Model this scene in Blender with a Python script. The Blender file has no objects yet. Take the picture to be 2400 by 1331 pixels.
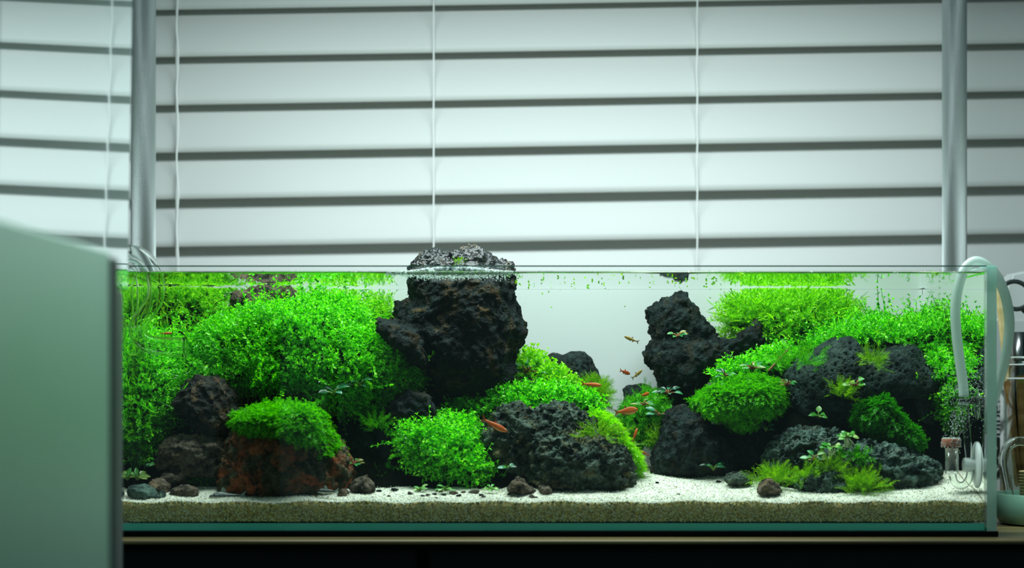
import bpy, bmesh, math, random
import numpy as np
from mathutils import Vector, Matrix, Euler, noise as mnoise

random.seed(7)
RNG = np.random.default_rng(11)
PI = math.pi
SC = bpy.context.scene
COL = SC.collection

# ------------------------------------------------------------------ camera
# metres; x right, y away from the camera, z up; desk top at z = 0, outer face of the tank's front pane at y = 0
FPX, CAMY, CAMZ, PX0, PY0 = 4610.0, -1.35, 0.1035, 1290.0, 905.0
cam_d = bpy.data.cameras.new('camera')
cam = bpy.data.objects.new('camera', cam_d)
COL.objects.link(cam)
cam.location = (0, CAMY, CAMZ)
cam.rotation_euler = (PI / 2, 0, 0)
cam_d.sensor_width = 36.0
cam_d.lens = 36.0 * FPX / 2400.0
cam_d.shift_x = -(PX0 - 1200.0) / 2400.0
cam_d.shift_y = (PY0 - 665.5) / 2400.0
cam_d.clip_start = 0.02
cam_d.dof.use_dof = True
cam_d.dof.focus_distance = 1.47
cam_d.dof.aperture_fstop = 6.0
SC.camera = cam

# ------------------------------------------------------------------ world, light, exposure
w = bpy.data.worlds.new('room_ambient')
SC.world = w
w.use_nodes = True
w.node_tree.nodes['Background'].inputs[0].default_value = (0.44, 0.80, 0.79, 1)
w.node_tree.nodes['Background'].inputs[1].default_value = 0.24
vs = SC.view_settings
vs.view_transform = 'Standard'
vs.look = 'None'
vs.gamma = 1.0
vs.use_curve_mapping = False
vs.exposure = 0.0
SC.cycles.transparent_max_bounces = 40
SC.cycles.max_bounces = 10
SC.cycles.diffuse_bounces = 4
SC.cycles.glossy_bounces = 5

LAMP_Z, LAMP_Y = 0.51, 0.04
ld = bpy.data.lights.new('lamp_light', 'AREA')
ld.shape = 'RECTANGLE'
ld.size, ld.size_y = 0.58, 0.14
ld.energy = 6.0
ld.color = (0.84, 1.0, 0.99)
lo = bpy.data.objects.new('lamp_light', ld)
COL.objects.link(lo)
lo.location = (0.0, LAMP_Y, LAMP_Z)


def W(px, py, y):
    """the point at depth y that the photograph shows at (px, py)"""
    d = y - CAMY
    return Vector(((px - PX0) * d / FPX, y, CAMZ + (PY0 - py) * d / FPX))


# ------------------------------------------------------------------ object helpers
def mesh_obj(name, me, m=None, parent=None):
    o = bpy.data.objects.new(name, me)
    COL.objects.link(o)
    if m is not None:
        for mm in (m if isinstance(m, (list, tuple)) else [m]):
            me.materials.append(mm)
    if parent is not None:
        o.parent = parent
    return o


def tag(o, label=None, cat=None, group=None, kind=None):
    if label:
        o['label'] = label
    if cat:
        o['category'] = cat
    if group:
        o['group'] = group
    if kind:
        o['kind'] = kind
    return o


def thing(name, label, cat, group=None, loc=(0, 0, 0), kind=None):
    o = bpy.data.objects.new(name, None)
    COL.objects.link(o)
    o.empty_display_size = 0.01
    o.location = loc
    return tag(o, label, cat, group, kind)


def keep(o, parent):
    """parent o, keep where it stands (parents here are never rotated before this)"""
    o.parent = parent
    o.matrix_parent_inverse = Matrix.Translation(parent.location).inverted()
    return o


def shade(me, smooth=True):
    me.polygons.foreach_set('use_smooth', [smooth] * len(me.polygons))


def np_mesh(name, V, quads=None, tris=None, smooth=True, mats=None):
    me = bpy.data.meshes.new(name)
    V = np.asarray(V, np.float32)
    q = np.zeros((0, 4), np.int32) if quads is None else np.asarray(quads, np.int32)
    t = np.zeros((0, 3), np.int32) if tris is None else np.asarray(tris, np.int32)
    me.vertices.add(len(V))
    me.vertices.foreach_set('co', V.ravel())
    loops = np.concatenate([q.ravel(), t.ravel()])
    me.loops.add(len(loops))
    me.loops.foreach_set('vertex_index', loops)
    n = len(q) + len(t)
    me.polygons.add(n)
    starts = np.concatenate([np.arange(len(q)) * 4, len(q) * 4 + np.arange(len(t)) * 3]).astype(np.int32)
    me.polygons.foreach_set('loop_start', starts)
    if mats is not None:
        me.polygons.foreach_set('material_index', np.asarray(mats, np.int32))
    me.update(calc_edges=True)
    me.validate()
    if smooth:
        shade(me)
    return me


def bm_obj(name, bm, m=None, parent=None, smooth=False):
    me = bpy.data.meshes.new(name)
    bm.to_mesh(me)
    bm.free()
    if smooth:
        shade(me)
    return mesh_obj(name, me, m, parent)


def add_box(bm, x0, x1, y0, y1, z0, z1, bevel=0.0, seg=2):
    r = bmesh.ops.create_cube(bm, size=1.0)
    vs_ = r['verts']
    for v in vs_:
        v.co = Vector((x0 + (v.co.x + .5) * (x1 - x0), y0 + (v.co.y + .5) * (y1 - y0), z0 + (v.co.z + .5) * (z1 - z0)))
    if bevel > 0:
        es = list({e for v in vs_ for e in v.link_edges})
        bmesh.ops.bevel(bm, geom=es, offset=bevel, segments=seg, affect='EDGES', profile=.5)


def box(name, x0, x1, y0, y1, z0, z1, m, parent=None, bevel=0.0, seg=2):
    bm = bmesh.new()
    add_box(bm, x0, x1, y0, y1, z0, z1, bevel, seg)
    return bm_obj(name, bm, m, parent)


def frames(P):
    """parallel-transport frames along a path"""
    n = len(P)
    T = [(P[min(i + 1, n - 1)] - P[max(i - 1, 0)]).normalized() for i in range(n)]
    a = Vector((0, 0, 1)) if abs(T[0].z) < .9 else Vector((0, 1, 0))
    N = (a - T[0] * a.dot(T[0])).normalized()
    out = []
    for i in range(n):
        N = (N - T[i] * N.dot(T[i])).normalized()
        out.append((T[i], N, T[i].cross(N)))
    return out


def catmull(pts, k=6):
    P = [Vector(p) for p in pts]
    P = [P[0] * 2 - P[1]] + P + [P[-1] * 2 - P[-2]]
    out = []
    for i in range(1, len(P) - 2):
        for j in range(k):
            t = j / k
            a, b, c, d = P[i - 1], P[i], P[i + 1], P[i + 2]
            out.append(.5 * ((2 * b) + (c - a) * t + (2 * a - 5 * b + 4 * c - d) * t * t + (3 * b - a - 3 * c + d) * t ** 3))
    out.append(P[-2])
    return out


def add_tube(bm, P, r, seg=12, cap=True):
    P = [Vector(p) for p in P]
    rr = r if isinstance(r, (list, tuple)) else [r] * len(P)
    rings = []
    for (T, N, B), p, q in zip(frames(P), P, rr):
        rings.append([bm.verts.new(p + (N * math.cos(2 * PI * k / seg) + B * math.sin(2 * PI * k / seg)) * q) for k in range(seg)])
    for a, b in zip(rings, rings[1:]):
        for k in range(seg):
            bm.faces.new((a[k], a[(k + 1) % seg], b[(k + 1) % seg], b[k]))
    if cap:
        bm.faces.new(rings[0][::-1])
        bm.faces.new(rings[-1])


def tube(name, P, r, m, parent=None, seg=12, cap=True):
    bm = bmesh.new()
    add_tube(bm, P, r, seg, cap)
    bmesh.ops.recalc_face_normals(bm, faces=bm.faces)
    return bm_obj(name, bm, m, parent, smooth=True)


def glass_tube(name, P, r, m, parent=None, seg=20, wall=0.0009):
    """a hollow tube: outer wall, inner wall and ground rims"""
    P = [Vector(p) for p in P]
    rr = r if isinstance(r, (list, tuple)) else [r] * len(P)
    bm = bmesh.new()
    R = []
    for ins in (0, 1):
        rings = []
        for (T, N, B), p, q in zip(frames(P), P, rr):
            q = q - wall * ins
            rings.append([bm.verts.new(p + (N * math.cos(2 * PI * k / seg) + B * math.sin(2 * PI * k / seg)) * q) for k in range(seg)])
        R.append(rings)
    for ins in (0, 1):
        for a, b in zip(R[ins], R[ins][1:]):
            for k in range(seg):
                f = (a[k], a[(k + 1) % seg], b[(k + 1) % seg], b[k])
                bm.faces.new(f if ins == 0 else f[::-1])
    for e in (0, -1):
        for k in range(seg):
            bm.faces.new((R[0][e][k], R[0][e][(k + 1) % seg], R[1][e][(k + 1) % seg], R[1][e][k]))
    bmesh.ops.recalc_face_normals(bm, faces=bm.faces)
    return bm_obj(name, bm, m, parent, smooth=True)


def add_lathe(bm, prof, c=(0, 0, 0), seg=32, axis='z'):
    """prof: list of (radius, height)"""
    rings = []
    for r, h in prof:
        ring = []
        for k in range(seg):
            a = 2 * PI * k / seg
            if axis == 'z':
                p = (c[0] + r * math.cos(a), c[1] + r * math.sin(a), c[2] + h)
            else:
                p = (c[0] + h, c[1] + r * math.cos(a), c[2] + r * math.sin(a))
            ring.append(bm.verts.new(p))
        rings.append(ring)
    for a, b in zip(rings, rings[1:]):
        for k in range(seg):
            bm.faces.new((a[k], a[(k + 1) % seg], b[(k + 1) % seg], b[k]))
    if prof[0][0] > 1e-6:
        bm.faces.new(rings[0][::-1])
    if prof[-1][0] > 1e-6:
        bm.faces.new(rings[-1])
    bmesh.ops.remove_doubles(bm, verts=bm.verts, dist=1e-7)
    bmesh.ops.recalc_face_normals(bm, faces=bm.faces)


def lathe(name, prof, c, m, parent=None, seg=32, axis='z'):
    bm = bmesh.new()
    add_lathe(bm, prof, c, seg, axis)
    return bm_obj(name, bm, m, parent, smooth=True)


# ------------------------------------------------------------------ material helpers
def new_mat(name):
    m = bpy.data.materials.new(name)
    m.use_nodes = True
    nt = m.node_tree
    nt.nodes.clear()
    out = nt.nodes.new('ShaderNodeOutputMaterial')
    return m, nt, out


def N(nt, kind, **kw):
    n = nt.nodes.new(kind)
    for k, v in kw.items():
        setattr(n, k, v)
    return n


def L(nt, a, b):
    nt.links.new(a, b)


def pset(n, **kw):
    names = dict(color='Base Color', rough='Roughness', metal='Metallic', spec='Specular IOR Level', ior='IOR')
    for k, v in kw.items():
        n.inputs[names[k]].default_value = (*v, 1) if isinstance(v, tuple) and len(v) == 3 else v


def plain(name, color, rough=.5, metal=0.0, spec=.5, bump=None):
    m, nt, out = new_mat(name)
    p = N(nt, 'ShaderNodeBsdfPrincipled')
    pset(p, color=color, rough=rough, metal=metal, spec=spec)
    L(nt, p.outputs[0], out.inputs[0])
    if bump:
        t = N(nt, 'ShaderNodeTexNoise')
        tc = N(nt, 'ShaderNodeTexCoord')
        L(nt, tc.outputs['Object'], t.inputs['Vector'])
        t.inputs['Scale'].default_value = bump[0]
        t.inputs['Detail'].default_value = 4
        b = N(nt, 'ShaderNodeBump')
        b.inputs['Strength'].default_value = bump[1]
        b.inputs['Distance'].default_value = bump[2]
        L(nt, t.outputs[0], b.inputs['Height'])
        L(nt, b.outputs[0], p.inputs['Normal'])
    return m


def ramp(nt, stops, interp='LINEAR'):
    r = N(nt, 'ShaderNodeValToRGB')
    r.color_ramp.interpolation = interp
    els = r.color_ramp.elements
    while len(els) < len(stops):
        els.new(.5)
    for e, (p, c) in zip(els, stops):
        e.position = p
        e.color = (*c, 1) if len(c) == 3 else c
    return r


def schlick(nt, f0, power=5.0):
    g = N(nt, 'ShaderNodeNewGeometry')
    d = N(nt, 'ShaderNodeVectorMath', operation='DOT_PRODUCT')
    L(nt, g.outputs['Normal'], d.inputs[0])
    L(nt, g.outputs['Incoming'], d.inputs[1])
    a = N(nt, 'ShaderNodeMath', operation='ABSOLUTE')
    L(nt, d.outputs['Value'], a.inputs[0])
    s = N(nt, 'ShaderNodeMath', operation='SUBTRACT', use_clamp=True)
    s.inputs[0].default_value = 1.0
    L(nt, a.outputs[0], s.inputs[1])
    p = N(nt, 'ShaderNodeMath', operation='POWER')
    L(nt, s.outputs[0], p.inputs[0])
    p.inputs[1].default_value = power
    q = N(nt, 'ShaderNodeMath', operation='MULTIPLY_ADD', use_clamp=True)
    L(nt, p.outputs[0], q.inputs[0])
    q.inputs[1].default_value = 1 - f0
    q.inputs[2].default_value = f0
    return q.outputs[0]


def clear_glass(name, tint=(.96, .985, .975), f0=.04, power=5.0, rough=0.0):
    """thin clear glass: light passes straight, reflection by angle"""
    m, nt, out = new_mat(name)
    t = N(nt, 'ShaderNodeBsdfTransparent')
    t.inputs[0].default_value = (*tint, 1)
    g = N(nt, 'ShaderNodeBsdfGlossy')
    g.inputs['Roughness'].default_value = rough
    g.inputs['Color'].default_value = (1, 1, 1, 1)
    mx = N(nt, 'ShaderNodeMixShader')
    L(nt, schlick(nt, f0, power), mx.inputs[0])
    L(nt, t.outputs[0], mx.inputs[1])
    L(nt, g.outputs[0], mx.inputs[2])
    L(nt, mx.outputs[0], out.inputs[0])
    return m


def water_mat(name, bump=False):
    m, nt, out = new_mat(name)
    t = N(nt, 'ShaderNodeBsdfTransparent')
    t.inputs[0].default_value = (.975, .995, .985, 1)
    g = N(nt, 'ShaderNodeBsdfGlossy')
    g.inputs['Roughness'].default_value = 0.0
    g.inputs['Color'].default_value = (.99, 1, .995, 1)
    f = N(nt, 'ShaderNodeFresnel')
    f.inputs['IOR'].default_value = 1.333
    mx = N(nt, 'ShaderNodeMixShader')
    L(nt, f.outputs[0], mx.inputs[0])
    L(nt, t.outputs[0], mx.inputs[1])
    L(nt, g.outputs[0], mx.inputs[2])
    L(nt, mx.outputs[0], out.inputs[0])
    if bump:
        tc = N(nt, 'ShaderNodeTexCoord')
        mp = N(nt, 'ShaderNodeMapping')
        mp.inputs['Scale'].default_value = (14, 60, 1)
        L(nt, tc.outputs['Object'], mp.inputs[0])
        n = N(nt, 'ShaderNodeTexNoise')
        n.inputs['Scale'].default_value = 1.0
        n.inputs['Detail'].default_value = 2
        L(nt, mp.outputs[0], n.inputs['Vector'])
        b = N(nt, 'ShaderNodeBump')
        b.inputs['Strength'].default_value = .25
        b.inputs['Distance'].default_value = .0004
        L(nt, n.outputs[0], b.inputs['Height'])
        L(nt, b.outputs[0], g.inputs['Normal'])
    return m


def soft_translucent(name, dcol, tcol, mix=.5, clear=0.0, rough=.35, gloss=.04):
    """scattering plastic, film or ground glass edge: diffuse + translucent (+ some straight-through)"""
    m, nt, out = new_mat(name)
    d = N(nt, 'ShaderNodeBsdfDiffuse')
    d.inputs[0].default_value = (*dcol, 1)
    t = N(nt, 'ShaderNodeBsdfTranslucent')
    t.inputs[0].default_value = (*tcol, 1)
    a = N(nt, 'ShaderNodeMixShader')
    a.inputs[0].default_value = mix
    L(nt, d.outputs[0], a.inputs[1])
    L(nt, t.outputs[0], a.inputs[2])
    sh = a.outputs[0]
    if clear > 0:
        c = N(nt, 'ShaderNodeBsdfTransparent')
        c.inputs[0].default_value = (.9, .97, .95, 1)
        b = N(nt, 'ShaderNodeMixShader')
        b.inputs[0].default_value = clear
        L(nt, sh, b.inputs[1])
        L(nt, c.outputs[0], b.inputs[2])
        sh = b.outputs[0]
    g = N(nt, 'ShaderNodeBsdfGlossy')
    g.inputs['Roughness'].default_value = rough
    mx = N(nt, 'ShaderNodeMixShader')
    L(nt, schlick(nt, gloss), mx.inputs[0])
    L(nt, sh, mx.inputs[1])
    L(nt, g.outputs[0], mx.inputs[2])
    L(nt, mx.outputs[0], out.inputs[0])
    return m


def leaf_mat(name, cols, trans=.38, rough=.3, spec=.45):
    """cols: dark..light leaf colours, one picked per leaf"""
    m, nt, out = new_mat(name)
    g = N(nt, 'ShaderNodeNewGeometry')
    k = len(cols)
    r = ramp(nt, [((i + .5) / k, c) for i, c in enumerate(cols)])
    L(nt, g.outputs['Random Per Island'], r.inputs[0])
    p = N(nt, 'ShaderNodeBsdfPrincipled')
    pset(p, rough=rough, spec=spec)
    L(nt, r.outputs[0], p.inputs['Base Color'])
    t = N(nt, 'ShaderNodeBsdfTranslucent')
    hs = N(nt, 'ShaderNodeHueSaturation')
    hs.inputs['Saturation'].default_value = 1.1
    hs.inputs['Value'].default_value = 1.6
    L(nt, r.outputs[0], hs.inputs['Color'])
    L(nt, hs.outputs[0], t.inputs[0])
    mx = N(nt, 'ShaderNodeMixShader')
    mx.inputs[0].default_value = trans
    L(nt, p.outputs[0], mx.inputs[1])
    L(nt, t.outputs[0], mx.inputs[2])
    L(nt, mx.outputs[0], out.inputs[0])
    return m


def refract_glass(name, ior, tint=(.98, .995, .985)):
    m, nt, out = new_mat(name)
    g = N(nt, 'ShaderNodeBsdfGlass')
    g.inputs['Color'].default_value = (*tint, 1)
    g.inputs['Roughness'].default_value = 0.0
    g.inputs['IOR'].default_value = ior
    L(nt, g.outputs[0], out.inputs[0])
    return m


def rock_mat(name, dark, light, patch, patch_amt=.4, scale=60, wet=False, bump=.6, pt=.52):
    m, nt, out = new_mat(name)
    tc = N(nt, 'ShaderNodeTexCoord')
    n1 = N(nt, 'ShaderNodeTexNoise')
    n1.inputs['Scale'].default_value = scale * 2.2
    n1.inputs['Detail'].default_value = 7
    n1.inputs['Roughness'].default_value = .68
    L(nt, tc.outputs['Object'], n1.inputs['Vector'])
    r1 = ramp(nt, [(.40, dark), (.66, light)])
    L(nt, n1.outputs[0], r1.inputs[0])
    n2 = N(nt, 'ShaderNodeTexNoise')
    n2.inputs['Scale'].default_value = scale
    n2.inputs['Detail'].default_value = 6
    n2.inputs['Roughness'].default_value = .7
    n2.inputs['Distortion'].default_value = .8
    L(nt, tc.outputs['Object'], n2.inputs['Vector'])
    r2 = ramp(nt, [(pt, (0, 0, 0)), (pt + .14, (1, 1, 1))])
    L(nt, n2.outputs[0], r2.inputs[0])
    am = N(nt, 'ShaderNodeMath', operation='MULTIPLY')
    am.inputs[1].default_value = patch_amt
    L(nt, r2.outputs[0], am.inputs[0])
    mix = N(nt, 'ShaderNodeMix', data_type='RGBA')
    L(nt, am.outputs[0], mix.inputs[0])
    L(nt, r1.outputs[0], mix.inputs[6])
    mix.inputs[7].default_value = (*patch, 1)
    p = N(nt, 'ShaderNodeBsdfPrincipled')
    pset(p, rough=.8, spec=.10)
    L(nt, mix.outputs[2], p.inputs['Base Color'])
    v = N(nt, 'ShaderNodeTexVoronoi')
    v.inputs['Scale'].default_value = 420
    L(nt, tc.outputs['Object'], v.inputs['Vector'])
    rv = ramp(nt, [(.0, (0, 0, 0)), (.45, (1, 1, 1))])
    L(nt, v.outputs['Distance'], rv.inputs[0])
    ad = N(nt, 'ShaderNodeMath', operation='ADD')
    L(nt, rv.outputs[0], ad.inputs[0])
    L(nt, n1.outputs[0], ad.inputs[1])
    b = N(nt, 'ShaderNodeBump')
    b.inputs['Strength'].default_value = bump
    b.inputs['Distance'].default_value = .0020
    L(nt, ad.outputs[0], b.inputs['Height'])
    L(nt, b.outputs[0], p.inputs['Normal'])
    if wet:   # the crown that stands out of the water is wet and shiny
        s = N(nt, 'ShaderNodeSeparateXYZ')
        L(nt, tc.outputs['Object'], s.inputs[0])
        mr = N(nt, 'ShaderNodeMapRange')
        mr.inputs['From Min'].default_value = .179
        mr.inputs['From Max'].default_value = .184
        mr.inputs['To Min'].default_value = .75
        mr.inputs['To Max'].default_value = .34
        L(nt, s.outputs['Z'], mr.inputs[0])
        L(nt, mr.outputs[0], p.inputs['Roughness'])
        mr2 = N(nt, 'ShaderNodeMapRange')
        mr2.inputs['From Min'].default_value = .179
        mr2.inputs['From Max'].default_value = .184
        mr2.inputs['To Min'].default_value = .10
        mr2.inputs['To Max'].default_value = .6
        L(nt, s.outputs['Z'], mr2.inputs[0])
        L(nt, mr2.outputs[0], p.inputs['Specular IOR Level'])
    L(nt, p.outputs[0], out.inputs[0])
    return m


def wood_mat(name, c0, c1, c2, rough=.5):
    m, nt, out = new_mat(name)
    tc = N(nt, 'ShaderNodeTexCoord')
    mp = N(nt, 'ShaderNodeMapping')
    mp.inputs['Scale'].default_value = (3, 120, 120)
    L(nt, tc.outputs['Object'], mp.inputs[0])
    n = N(nt, 'ShaderNodeTexNoise')
    n.inputs['Scale'].default_value = 1.0
    n.inputs['Detail'].default_value = 6
    n.inputs['Distortion'].default_value = .6
    L(nt, mp.outputs[0], n.inputs['Vector'])
    r = ramp(nt, [(.34, c0), (.52, c1), (.7, c2)])
    L(nt, n.outputs[0], r.inputs[0])
    p = N(nt, 'ShaderNodeBsdfPrincipled')
    pset(p, rough=rough, spec=.4)
    L(nt, r.outputs[0], p.inputs['Base Color'])
    b = N(nt, 'ShaderNodeBump')
    b.inputs['Strength'].default_value = .3
    b.inputs['Distance'].default_value = .0005
    L(nt, n.outputs[0], b.inputs['Height'])
    L(nt, b.outputs[0], p.inputs['Normal'])
    L(nt, p.outputs[0], out.inputs[0])
    return m


def knurl_mat(name):
    m, nt, out = new_mat(name)
    tc = N(nt, 'ShaderNodeTexCoord')
    s = N(nt, 'ShaderNodeSeparateXYZ')
    L(nt, tc.outputs['Object'], s.inputs[0])
    a = N(nt, 'ShaderNodeMath', operation='ARCTAN2')
    L(nt, s.outputs['Y'], a.inputs[0])
    L(nt, s.outputs['X'], a.inputs[1])
    hs = []
    for sg in (-1, 1):
        k = N(nt, 'ShaderNodeMath', operation='MULTIPLY')
        k.inputs[1].default_value = 46.0 * sg
        L(nt, a.outputs[0], k.inputs[0])
        z = N(nt, 'ShaderNodeMath', operation='MULTIPLY_ADD')
        z.inputs[1].default_value = 2800.0
        L(nt, s.outputs['Z'], z.inputs[0])
        L(nt, k.outputs[0], z.inputs[2])
        si = N(nt, 'ShaderNodeMath', operation='SINE')
        L(nt, z.outputs[0], si.inputs[0])
        hs.append(si)
    mn = N(nt, 'ShaderNodeMath', operation='MINIMUM')
    L(nt, hs[0].outputs[0], mn.inputs[0])
    L(nt, hs[1].outputs[0], mn.inputs[1])
    b = N(nt, 'ShaderNodeBump')
    b.inputs['Strength'].default_value = 1.0
    b.inputs['Distance'].default_value = .0007
    L(nt, mn.outputs[0], b.inputs['Height'])
    p = N(nt, 'ShaderNodeBsdfPrincipled')
    pset(p, color=(.56, .62, .62), rough=.40, metal=1.0)
    L(nt, b.outputs[0], p.inputs['Normal'])
    L(nt, p.outputs[0], out.inputs[0])
    return m

# ------------------------------------------------------------------ materials
M = {}
M['slat'] = soft_translucent('white_slat', (.72, .74, .74), (.88, .82, .74), .28, 0.0, .5, .03)
M['cord'] = plain('white_cord', (.82, .83, .82), rough=.8, spec=.1)
M['wall'] = plain('grey_plaster', (.45, .46, .45), rough=.9, bump=(40, .2, .002))
M['floor'] = wood_mat('dark_floor_wood', (.02, .017, .013), (.035, .03, .022), (.05, .04, .03))
M['desk'] = wood_mat('olive_brown_wood', (.075, .055, .020), (.20, .15, .060), (.32, .25, .11), rough=.42)
M['black'] = plain('black_cabinet', (.006, .007, .007), rough=.6, spec=.2)
M['foam'] = plain('black_foam', (.006, .007, .007), rough=.95, spec=.1, bump=(900, .9, .001))
M['glass'] = clear_glass('tank_glass', (.978, .993, .988), .014)
M['edge'] = soft_translucent('ground_glass_edge', (.55, .92, .82), (.74, 1.0, .93), .68, .12, .15, .05)
M['bottom_edge'] = soft_translucent('bottom_glass_edge', (.20, .95, .76), (.2, .9, .75), .1, 0.0, .1, .05)
M['rim'] = soft_translucent('dark_glass_rim', (.02, .10, .07), (.06, .25, .2), .5, 0.0, .1, .05)
M['film'] = soft_translucent('white_backdrop_film', (.82, .84, .83), (.8, .82, .82), .25)
M['water_side'] = water_mat('water_side')
M['water_top'] = water_mat('water_top', True)
M['pipe_glass'] = refract_glass('pipe_glass', 1.17)
M['chamber_glass'] = clear_glass('chamber_glass', (.97, .985, .98), .04, 2.4, .02)
M['tube_glass'] = refract_glass('tube_glass', 1.35)
M['water_front'] = clear_glass('water_front', (.985, .997, .992), .002)
M['jar_glass'] = clear_glass('jar_glass', (.93, .96, .94), .06, 2.2, .02)
M['hose'] = soft_translucent('milky_hose', (.72, .82, .78), (.82, .93, .88), .5, .15, .2, .06)
M['cup'] = soft_translucent('white_silicone', (.90, .93, .92), (.88, .94, .92), .4, .04, .4, .04)
M['clear_cup'] = clear_glass('clear_silicone', (.93, .96, .95), .08, 2.0, .15)
M['blackrubber'] = plain('black_rubber', (.008, .008, .008), rough=.5)
M['ceramic'] = plain('terracotta_ceramic', (.36, .105, .05), rough=.9, bump=(1500, .8, .0006))
M['knurl'] = knurl_mat('knurled_steel')
M['steel'] = plain('steel', (.42, .44, .44), rough=.22, metal=1.0)
M['darksteel'] = plain('dark_steel', (.16, .17, .17), rough=.25, metal=1.0)
M['dish'] = plain('pale_green_ceramic', (.20, .38, .29), rough=.35)
M['stick'] = wood_mat('bamboo', (.50, .40, .17), (.62, .50, .24), (.70, .58, .32))
M['brownstick'] = wood_mat('brown_wood', (.16, .08, .02), (.24, .13, .04), (.32, .19, .07))
M['card'] = plain('white_card', (.62, .66, .66), rough=.6)
M['ink'] = plain('black_ink', (.012, .016, .014), rough=.7)
M['bag'] = plain('white_plastic', (.72, .75, .75), rough=.5)
M['bubble'] = clear_glass('bubble', (.9, .95, .93), .18, 1.6, .05)
M['foambubble'] = soft_translucent('foam_bubble', (.75, .82, .80), (.8, .9, .86), .5, .35, .1, .25)
M['post'] = plain('dull_dark_paint', (.10, .125, .12), rough=.45)


def panel_mat(name, rough, refl, dcol, gcol):
    m, nt, out = new_mat(name)
    d = N(nt, 'ShaderNodeBsdfDiffuse')
    d.inputs[0].default_value = (*dcol, 1)
    g = N(nt, 'ShaderNodeBsdfGlossy')
    g.inputs[0].default_value = (*gcol, 1)
    g.inputs['Roughness'].default_value = rough
    mx = N(nt, 'ShaderNodeMixShader')
    mx.inputs[0].default_value = refl
    L(nt, d.outputs[0], mx.inputs[1])
    L(nt, g.outputs[0], mx.inputs[2])
    L(nt, mx.outputs[0], out.inputs[0])
    return m


M['mirror'] = panel_mat('polished_panel', .025, .80, (.45, .62, .62), (.97, 1, 1))
M['satin'] = panel_mat('satin_panel', .42, .66, (.46, .86, .70), (.80, .98, .89))

# ------------------------------------------------------------------ room shell
FLOOR_Z = -0.72
tag(box('floor', -2.2, 2.4, -2.2, .62, FLOOR_Z - .05, FLOOR_Z, M['floor']), 'dark plank floor under the cabinet', 'floor', kind='structure')
tag(box('wall_back', -2.2, 2.4, .56, .62, FLOOR_Z, 1.6, M['wall']), 'plain wall behind the white blind', 'wall', kind='structure')

M['wall_dim'] = plain('unlit_wall_tone', (.06, .075, .075), rough=.9, spec=.1, bump=(40, .2, .002))  # the shade of unlit walls is put into this dark colour
tag(box('wall_added_left', -1.36, -1.30, -.9, .56, FLOOR_Z, 1.6, M['wall_dim']), 'unseen side wall left of the blind, added to darken the poles', 'wall', kind='structure')  # both side walls are out of view, added to darken the poles' outer halves
tag(box('wall_added_right', 1.30, 1.36, -.9, .56, FLOOR_Z, 1.6, M['wall_dim']), 'unseen side wall right of the blind, added to darken the poles', 'wall', kind='structure')

# ------------------------------------------------------------------ venetian blind
blind = thing('venetian_blind', 'white horizontal slat blind hanging behind the aquarium', 'blind', loc=(0, .40, .42))
ROLL = .0163
PITCH, Z0 = .0418, .2322


def slat_mesh():
    """a curved slat 50 mm wide, hung nearly closed; local origin at the lower front edge"""
    pts = []
    nseg = 8
    for i in range(nseg + 1):
        t = i / nseg
        y = .0180 * t - .0022 * math.sin(PI * t)
        z = .0470 * t
        pts.append((y, z))
    th = .0026
    V, Q = [], []
    prof = [(y - th / 2, z) for y, z in pts] + [(y + th / 2, z) for y, z in reversed(pts)]
    prof.insert(len(pts), (pts[-1][0], pts[-1][1] + .0006))
    prof.append((pts[0][0], pts[0][1] - .0006))
    k = len(prof)
    xs = [-.49, -.2, .1, .36, .62]
    for x in xs:
        for y, z in prof:
            V.append((x, y, z))
    for i in range(len(xs) - 1):
        for j in range(k):
            a, b = i * k + j, i * k + (j + 1) % k
            Q.append((a, b, b + k, a + k))
    return np_mesh('slat', V, Q)


sm = slat_mesh()
sm.materials.append(M['slat'])
for k in range(-5, 7):
    s = bpy.data.objects.new('slat', sm)
    COL.objects.link(s)
    s.location = (0, .385, Z0 + PITCH * k + random.uniform(-.0004, .0004))
    s.rotation_euler = (random.uniform(-.012, .012), -ROLL + random.uniform(-.0006, .0006), 0)
    keep(s, blind)
keep(box('head_rail', -.49, .62, .375, .415, Z0 + PITCH * 7.1, Z0 + PITCH * 7.1 + .04, M['slat'], bevel=.003), blind)
# ladder cords: a front and a back cord, with the short rungs under each slat
for px in (414, 1016, 1633):
    x = (px - PX0) * 1.735 / FPX
    bm = bmesh.new()
    zs = [Z0 + PITCH * k for k in range(-5, 8)]
    P = []
    for z in zs:
        P += [Vector((x + .0004, .3815, z + .001 + ROLL * x)), Vector((x + random.uniform(-.0002, .0002), .3855, z + .022 + ROLL * x))]
    add_tube(bm, P, .00075, 6)
    for z in zs[:-1]:
        add_tube(bm, [Vector((x, .3815, z + ROLL * x - .0006)), Vector((x, .402, z + ROLL * x + .003))], .0006, 5)
    bmesh.ops.recalc_face_normals(bm, faces=bm.faces)
    keep(bm_obj('ladder_cord', bm, M['cord'], None, True), blind)
    if px == 414:     # the lift cord hanging loose beside the ladder cord
        P = [Vector((x + .0022 + .0009 * math.sin(i * 1.9), .377, Z0 + PITCH * 7 - i * .018)) for i in range(26)]
        keep(tube('lift_cord', catmull(P, 3), .0008, M['cord'], None, 6), blind)

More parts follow.
